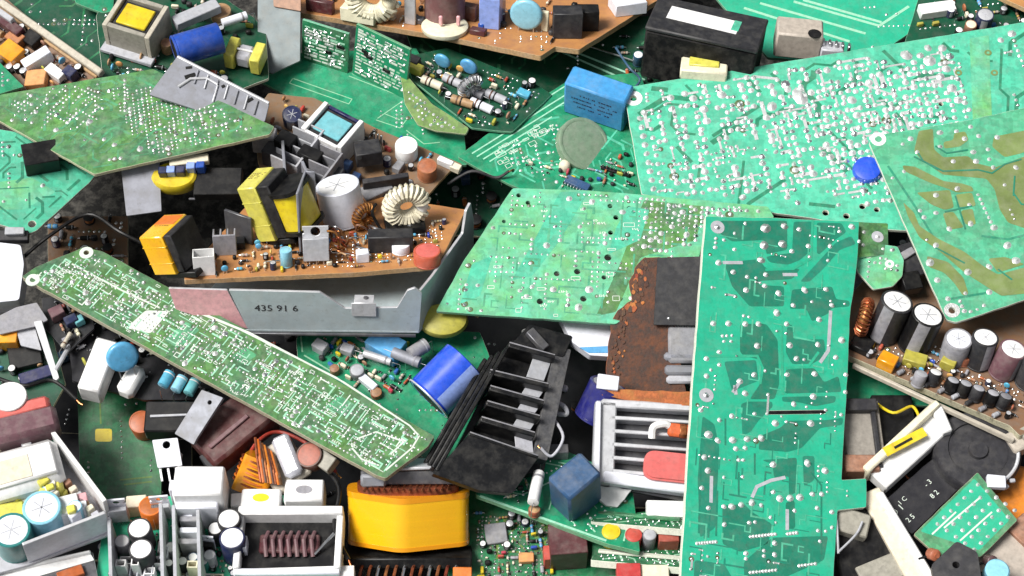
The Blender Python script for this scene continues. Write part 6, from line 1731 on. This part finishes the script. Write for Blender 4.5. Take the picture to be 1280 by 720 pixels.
x, y = WB.loc(60, 552, 10); box(WB, 56, 552, 20, 10, 20, 'mask_mint', 10, name='terminal')
for i in range(6): box(WB, 84 + i * 7, 602 + i * 8, 9, 7, 28, ('tan', 'cream', 'grey_light')[i % 3], 30, name='small_coil')
rr = random.Random(12)
for i in range(26):
    t = rr.random(); px, py = 20 + 78 * t + rr.uniform(-22, 10), 560 + 86 * t + rr.uniform(-26, 10)
    if rr.random() < .35: cap(WB, px, py, rr.choice((6, 8)), rr.choice((30, 38)), rr.choice(('cream', 'white_cool', 'blue_light')), 'white', None, vent=False)
    else: box(WB, px, py, rr.choice((10, 14, 18)), rr.choice((8, 10)), rr.choice((30, 36, 42)), rr.choice(('white', 'white', 'cream', 'white_cool', 'yellow_lemon', 'tan')), rr.uniform(0, 60), name='connector', bev=1.5)
# sheet metal below
WS = Frame('drive_case', 'dark silver case with a pale top edge below the white metal box', 'case', (60, 712, -6), (.05, .6), (1, -.2))
plate(WS, [(-60, 740), (30, 706), (116, 690), (130, 760), (-60, 800)], 10, 'steel_dark', 'body', edge='aluminium_bright'); bar(WS, (4, 716), (114, 692), 5, 6, 'white', 'edge_trim', z=0); box(WS, 88, 716, 30, 14, 6, 'red_orange', 10, name='printed_mark')

# ------------------------------------------------------------------ capacitor board, bottom left
CBd = Board('circuit_board', 'mint board with white plug sockets, upright slats and white topped capacitors', (270, 690, -22), (0, .60),
            [(130, 640), (200, 620), (400, 618), (418, 645), (436, 740), (436, 800), (110, 800)], 'mask_teal', 'fr4_edge_white', t=5)
for (px, py, r, h, k) in ((174, 660, 14, 40, 'charcoal'), (176, 686, 14, 40, 'charcoal'), (286, 648, 14, 40, 'charcoal'), (290, 672, 15, 42, 'navy'), (152, 676, 9, 26, 'grey'), (269, 660, 9, 30, 'charcoal')):
    cap(CBd, px, py, r, h, k, 'white', None, vent=False)
box(CBd, 248, 600, 58, 40, 66, 'white', 0, name='connector', bev=2.5, label='tall white plug socket'); box(CBd, 246, 624, 50, 24, 50, 'white_cool', 0, name='socket_step', bev=2)
def slot_block(px, py, sx, sy, sz, k, mark, name='connector'):
    o = box(CBd, px, py, sx, sy, sz, k, 0, name=name, bev=2)
    mb = MB(); mb.lathe([(7, sz), (7, sz + .4)], mark, 14, Matrix.Diagonal((1.4, .8, 1, 1))); CBd.add('pin_mark', mb, None, o); return o
slot_block(326, 622, 46, 26, 34, 'white', 'yellow'); slot_block(380, 612, 46, 30, 36, 'white', 'grey')
for px, y0, y1, k in ((206, 606, 700, 'grey_light'), (222, 608, 720, 'silk'), (252, 614, 720, 'silk'), (143, 625, 716, 'grey_light')):
    a, b = (px, y0 + 50), (px + 3, y1 + 50)
    L = length(CBd, a, b); wall(CBd, a, b, rect(0, 0, L, 50), 4, k, 'upright_slat', edge='grey_light', rnd=.8)
for (px, py) in ((152, 652), (205, 648)):
    transistor(CBd, px, py, 22, 26, 14, rz=6, tabk='white_cool', k='grey_light', leg=8)
cap(CBd, 188, 632, 14, 34, 'orange', 'red_orange', None, vent=False)
for i in range(3): box(CBd, 236, 648 + i * 14, 22, 7, 40, 'white_cool' if i % 2 else 'grey', 0, name='coil_step')
x, y = CBd.loc(364, 660, 26)
mb = MB(); mb.box((0, 0, 6), (118, 80, 12), 'black', 1.5); o = CBd.add('relay_tray', mb, LM(*CBd.loc(364, 690), 4), label='open white rimmed tray holding a coil')
mb = MB()
mb.box((0, 36, 16), (122, 12, 32), 'white', 1.5); mb.box((0, -40, 12), (122, 8, 24), 'white_cool', 1.5)
for q in (-1, 1): mb.box((q * 58, 0, 14), (8, 76, 28), 'white', 1.5)
CBd.add('rim', mb, None, o)
mb = MB()
for i in range(7): mb.tube([(-26 + i * 9, 16, 14), (-28 + i * 9, 0, 24), (-26 + i * 9, -16, 14)], 2.6, 'plum', 8)
mb.box((0, 0, 14), (70, 24, 8), 'maroon', 2); CBd.add('coil', mb, None, o)
mb = MB(); mb.tube([(30, -14, 16), (52, 8, 26)], 1.8, 'lead', 6); CBd.add('wire', mb, None, o)
box(CBd, 372, 716, 130, 16, 20, 'white', 2, name='rail')
scatter(CBd, [(140, 690), (205, 660), (205, 730), (140, 740)], 40, 141, 'kkprse', 0, .8, 2); scatter(CBd, [(225, 690), (310, 680), (312, 740), (225, 740)], 60, 142, 'kkpse', 0, .8, 2); scatter(CBd, [(260, 640), (310, 630), (312, 690), (270, 690)], 14, 143, 'kps', 0, .8, 2)
for i in range(5): connector(CBd, 158 + i * 9, 700 + (i % 2) * 14, 16, 10, 16, 3, 90 * (i % 2), ('white', 'white_cool')[i % 2])
for i in range(6): cap(CBd, 228 + (i % 3) * 13, 676 + (i // 3) * 20 + (i % 2) * 5, 6, 26 - 3 * (i % 3), ('charcoal', 'blue_steel', 'teal_sleeve')[i % 3], 'white', None, vent=False)
for (px, py) in ((236, 664), (262, 690), (300, 700)): transistor(CBd, px, py, 16, 18, 10, rz=-8, tabk='white_cool', leg=6)
box(CBd, 300, 624, 22, 18, 22, 'white', 4, name='connector'); box(CBd, 222, 606, 20, 14, 40, 'white_cool', 0, name='connector'); box(CBd, 170, 626, 24, 16, 24, 'cream', 6, name='connector')
rr = random.Random(8)
for i in range(20):
    px, py = rr.uniform(150, 312), rr.uniform(640, 716)
    if rr.random() < .5: connector(CBd, px, py, rr.choice((12, 16)), 9, rr.choice((18, 26, 34)), 2, rr.choice((0, 90)), rr.choice(('white', 'white_cool', 'cream')))
    else: cap(CBd, px, py, rr.choice((5, 7)), rr.choice((24, 32)), rr.choice(('charcoal', 'grey_light', 'teal_sleeve')), 'white', None, vent=False)
for i in range(8): smd(CBd, 400 + (i % 3) * 7, 640 + i * 9, 6, 3, 90, 'tan')
CBd.joints(80, 1.4, 2.4, 'solder_white', None, .3, 144)

# ------------------------------------------------------------------ dark green upright board and odd parts, middle left
DU = Board('circuit_board', 'plain dark green board with a small yellow mark in shade', (145, 560, -95), (.0, .40), [(96, 470), (206, 480), (200, 660), (102, 650)], 'mask_green', 'fr4_edge_green', t=5)
DU.areas([[(119, 536), (140, 536), (140, 552), (119, 552)]], 'yellow', .2, 'printed_mark'); DU.lines([[(124, 480), (126, 530)], [(150, 600), (190, 596)], [(155, 606), (190, 602)]], 2, 'mask_olive', .2, 'printed_lines')
DU.joints(16, 1.4, 2.2, 'solder', None, .2, 151); cap(DU, 176, 527, 15, 30, 'red_orange', 'red_orange', None, vent=False)
WT = Frame('power_transistor', 'white faced power transistor with a dark screw hole', 'transistor', (210, 566, -10), (.02, .25))
mw = [(190, 550), (222, 547), (228, 582), (197, 585)]
plate(WT, mw, 5, 'white_cool', 'tab', holes=[(208, 556, 4.6)], edge='grey_light'); box(WT, 212, 574, 28, 18, 6, 'white', -6, z=-10, name='body')
for i in range(3): bar(WT, (200 + i * 10, 584), (203 + i * 10, 602), 3, 2, 'lead', 'lead', z=-6, bev=.3)
BKc = Frame('relay', 'black relay with a steel edge behind the plain silver plate', 'relay', (215, 525, -26), (0, .45))
box(BKc, 212, 520, 60, 40, 26, 'black', 0, name='body', bev=2); bar(BKc, (188, 521), (240, 519), 3, 3, 'grey_light', 'edge_strip', z=26, bev=.5); bar(BKc, (186, 540), (230, 540), 8, 8, 'steel_dark', 'base', z=14)
SP = Frame('heat_sink', 'plain silver heat sink plate leaning beside the maroon box', 'heat sink', (248, 520, 34), (-.25, .25), (40, 20))
plate(SP, [(252, 487), (279, 497), (246, 548), (242, 556), (218, 542)], 5, 'aluminium', 'plate', holes=[(262, 503, 2.6)])
MX = Frame('transformer_box', 'dark maroon potted box under the long strip board', 'transformer', (288, 540, -30), (-.1, .5), (60, -30))
box(MX, 288, 530, 96, 60, 36, 'maroon', 14, name='body', bev=4); bar(MX, (262, 560), (310, 520), 6, 3, 'plum', 'seam', z=36, bev=1); box(MX, 268, 570, 30, 24, 24, 'charcoal', 10, name='terminal'); mb = MB(); mb.lathe([(6, 0), (6, 1)], 'black', 12); MX.add('hole', mb, LM(*MX.loc(268, 570, 26), 25))
OCo = Frame('wound_coil', 'amber coil with copper wire rising behind the white sockets', 'coil', (326, 595, -20), (0, .4))
mb = MB(); mb.prism(roundpoly([(-22, -14), (22, -14), (16, 14), (-16, 14)], 6, 4), -24, 22, 'amber')
for i in range(7): mb.tube([(23 * math.cos(a), 15.5 * math.sin(a), -16 + i * 5 + a * .5) for a in [2 * math.pi * j / 20 for j in range(21)]], 1.3, 'orange' if i % 2 else 'copper_dull', 6)
OCo.add('tape', mb, LM(*OCo.loc(320, 592, 10), 10, -18, -58, 14), angle=50)
for i in range(9):
    mb = MB(); mb.tube([(-10 + i * 3, 34 - i * 2, 14), (-2 + i * 4, 10 - i * 3, 24), (8 + i * 3, -20, 18)], 2., ('copper_dull', 'orange', 'brown')[i % 3], 7); OCo.add('wire', mb, LM(*OCo.loc(324, 586, 14), 10, -8))
LN = Frame('quartz_can', 'shiny silver can tilted against a beige block under strip board', 'crystal can', (355, 570, -6), (-.2, .36), (20, 50))
box(LN, 357, 568, 54, 22, 14, 'lens', 0, z=10, name='can', bev=5); box(LN, 352, 580, 60, 50, 10, 'beige', 10, name='block', bev=3); cap(LN, 386, 568, 16, 20, 'brown', 'terracotta', None, vent=False); box(LN, 404, 574, 26, 20, 16, 'grey_warm', 30, name='terminal')

# white plastic pieces with a blue disc
WP = Board('circuit_board', 'shaded board with tilted white block, blue disc and pale blue parts', (150, 460, -34), (.05, .5), [(84, 396), (140, 384), (262, 450), (268, 500), (180, 500), (90, 476)], 'mask_black', 'black', t=5)  # board coloured black so it reads as a dark void in shadow
wa = WP.ang(120, 490, 145, 425)
box(WP, 122, 455, 72, 28, 34, 'white', wa, name='connector', bev=2.5, label='long white plug block'); box(WP, 163, 472, 40, 22, 22, 'white', wa - 10, name='connector', bev=5)
disc(WP, 153, 446, 20, 9, 'blue_sky', 20, z=46, label='blue disc capacitor', rx=-35)
for i, (px, py, k) in enumerate(((208, 474, 'blue_sky'), (224, 480, 'blue_light'), (240, 484, 'pale_cyan'))): axial(WP, px - 8, py + 14, px + 8, py - 14, 7, k, ('white',), h=26, dumb=False)
scatter(WP, [(85, 395), (150, 395), (200, 440), (100, 480)], 26, 152, 'rdckp', 30); WP.joints(20, 1.4, 2.4, 'solder', None, .3, 153)
wire(WP, [(88, 430, 10), (78, 448, 22), (70, 462, 16)], 3, 'grey_light')

# ------------------------------------------------------------------ left edge: white box, bent bracket
WX = Frame('plastic_box', 'white plastic box at the left edge beside the strip board', 'box', (5, 345, 8), (.1, .35), (1, 0))
plate(WX, [(-60, 296), (26, 306), (30, 330), (24, 375), (-60, 384)], 40, 'white_cool', 'body', rnd=4); box(WX, 10, 294, 50, 14, 12, 'charcoal', 0, z=-14, name='collar'); box(WX, 18, 288, 24, 10, 10, 'grey_light', 0, z=-6, name='socket')
BR2 = Frame('bent_bracket', 'bent silver sheet bracket with thin leg below the white box', 'bracket', (40, 420, 0), (.1, .32), (1, .2))
plate(BR2, [(20, 384), (46, 378), (60, 400), (44, 408), (0, 418), (-20, 404)], 4, 'grey', 'top_plate'); plate(BR2, [(42, 402), (52, 400), (74, 472), (68, 478)], 6, 'aluminium_bright', 'leg', h=2); plate(BR2, [(20, 412), (44, 410), (52, 438), (26, 432)], 4, 'grey_light', 'flange', h=-6)
NV = Board('circuit_board', 'dark board with navy and amber blocks behind the bent bracket', (25, 450, -34), (0, .45), [(-40, 400), (60, 400), (82, 480), (60, 520), (-40, 520)], 'mask_deep', 'fr4_edge', t=5)
box(NV, 44, 468, 40, 16, 14, 'navy', 20, name='film_capacitor'); box(NV, 8, 420, 26, 18, 26, 'amber', 0, name='film_capacitor'); box(NV, 30, 440, 40, 40, 10, 'black', 15, name='chip'); scatter(NV, [(-10, 415), (50, 410), (70, 480), (0, 490)], 18, 154, 'rdckps', 15)
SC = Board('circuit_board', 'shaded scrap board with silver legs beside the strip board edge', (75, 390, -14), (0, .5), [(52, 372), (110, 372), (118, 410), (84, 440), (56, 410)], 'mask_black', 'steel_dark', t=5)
box(SC, 70, 388, 18, 14, 16, 'plum', 30, name='film_capacitor'); box(SC, 88, 398, 16, 12, 14, 'navy', 30, name='film_capacitor'); box(SC, 98, 398, 12, 10, 12, 'pale_cyan', 30, name='film_capacitor'); scatter(SC, [(56, 378), (108, 376), (112, 405), (84, 430)], 10, 155, 'rdp', 30)
axial(SC, 74, 440, 92, 410, 3, 'beige', ('brown',), h=10)

# ------------------------------------------------------------------ deep layer: filler scrap boards, mostly coloured near black so the gaps read dark
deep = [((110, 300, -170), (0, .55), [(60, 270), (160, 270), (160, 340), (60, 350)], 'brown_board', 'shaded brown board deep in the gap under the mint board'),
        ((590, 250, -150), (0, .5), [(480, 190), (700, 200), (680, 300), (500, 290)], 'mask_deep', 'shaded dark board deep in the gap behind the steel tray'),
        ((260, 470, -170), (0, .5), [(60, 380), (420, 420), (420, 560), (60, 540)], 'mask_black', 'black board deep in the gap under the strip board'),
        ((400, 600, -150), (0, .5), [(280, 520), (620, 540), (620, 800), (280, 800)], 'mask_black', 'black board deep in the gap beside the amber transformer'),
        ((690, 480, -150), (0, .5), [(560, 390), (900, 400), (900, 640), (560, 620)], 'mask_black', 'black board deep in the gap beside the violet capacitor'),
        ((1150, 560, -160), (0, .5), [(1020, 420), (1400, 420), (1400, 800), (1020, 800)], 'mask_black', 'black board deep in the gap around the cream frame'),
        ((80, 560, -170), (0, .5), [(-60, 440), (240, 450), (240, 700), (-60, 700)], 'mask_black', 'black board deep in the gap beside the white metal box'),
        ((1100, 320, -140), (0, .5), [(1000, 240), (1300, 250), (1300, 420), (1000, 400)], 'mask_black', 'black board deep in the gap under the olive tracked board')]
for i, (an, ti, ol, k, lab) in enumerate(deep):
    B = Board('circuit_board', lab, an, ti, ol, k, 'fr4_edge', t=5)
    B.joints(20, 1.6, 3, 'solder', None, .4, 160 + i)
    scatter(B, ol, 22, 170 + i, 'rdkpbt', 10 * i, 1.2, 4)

# ------------------------------------------------------------------ loose wires caught in the gaps
def loose(label, anchor, pts, r, k, tip='copper'):
    F = Frame('loose_wire', label, 'wire', anchor, (0, .5), group='loose wires caught between boards')
    wire(F, pts, r, k, 'insulation')
    p, q = pts[-1], pts[-2]
    e = (p[0] + (p[0] - q[0]) * .25, p[1] + (p[1] - q[1]) * .25, p[2])
    wire(F, [p, ((p[0] + e[0]) / 2, (p[1] + e[1]) / 2 + 1, p[2]), e], r * .45, tip, 'bare_end')
loose('black loose wire curling below the sage board beside the orange board', (90, 290, -30), [(20, 330, 0), (60, 296, 20), (110, 268, 14), (150, 290, 24), (190, 310, 10)], 2.4, 'black')
loose('grey loose wire in the dark gap between the tray and pale board', (600, 220, -50), [(560, 230, 0), (590, 214, 18), (620, 222, 10), (636, 214, 20)], 2, 'charcoal')
loose('red loose wire beside the maroon box under the strip board', (330, 540, -20), [(300, 590, 0), (322, 552, 22), (350, 540, 14), (392, 560, 24), (420, 590, 6)], 2.2, 'red_orange')
loose('black loose wire looping beside the amber transformer', (420, 620, -20), [(400, 580, 10), (424, 610, 26), (418, 660, 16), (436, 700, 20)], 2.6, 'black')
loose('pale grey loose wire beside the violet capacitor', (700, 540, -10), [(690, 520, 0), (704, 546, 22), (690, 570, 16), (676, 560, 24)], 1.8, 'grey_light')
loose('yellow loose wire under the brown capacitor board', (1130, 520, -20), [(1090, 500, 0), (1116, 516, 18), (1140, 508, 10), (1150, 524, 16)], 1.8, 'yellow')
loose('black loose wire at the left edge below the bent bracket', (40, 470, -10), [(-10, 470, 10), (30, 482, 20), (66, 476, 10), (96, 500, 16)], 2.4, 'black')
loose('blue loose wire behind the black adapter box', (800, 90, -40), [(770, 60, 0), (786, 84, 16), (800, 100, 8), (786, 116, 14)], 1.6, 'blue_steel')
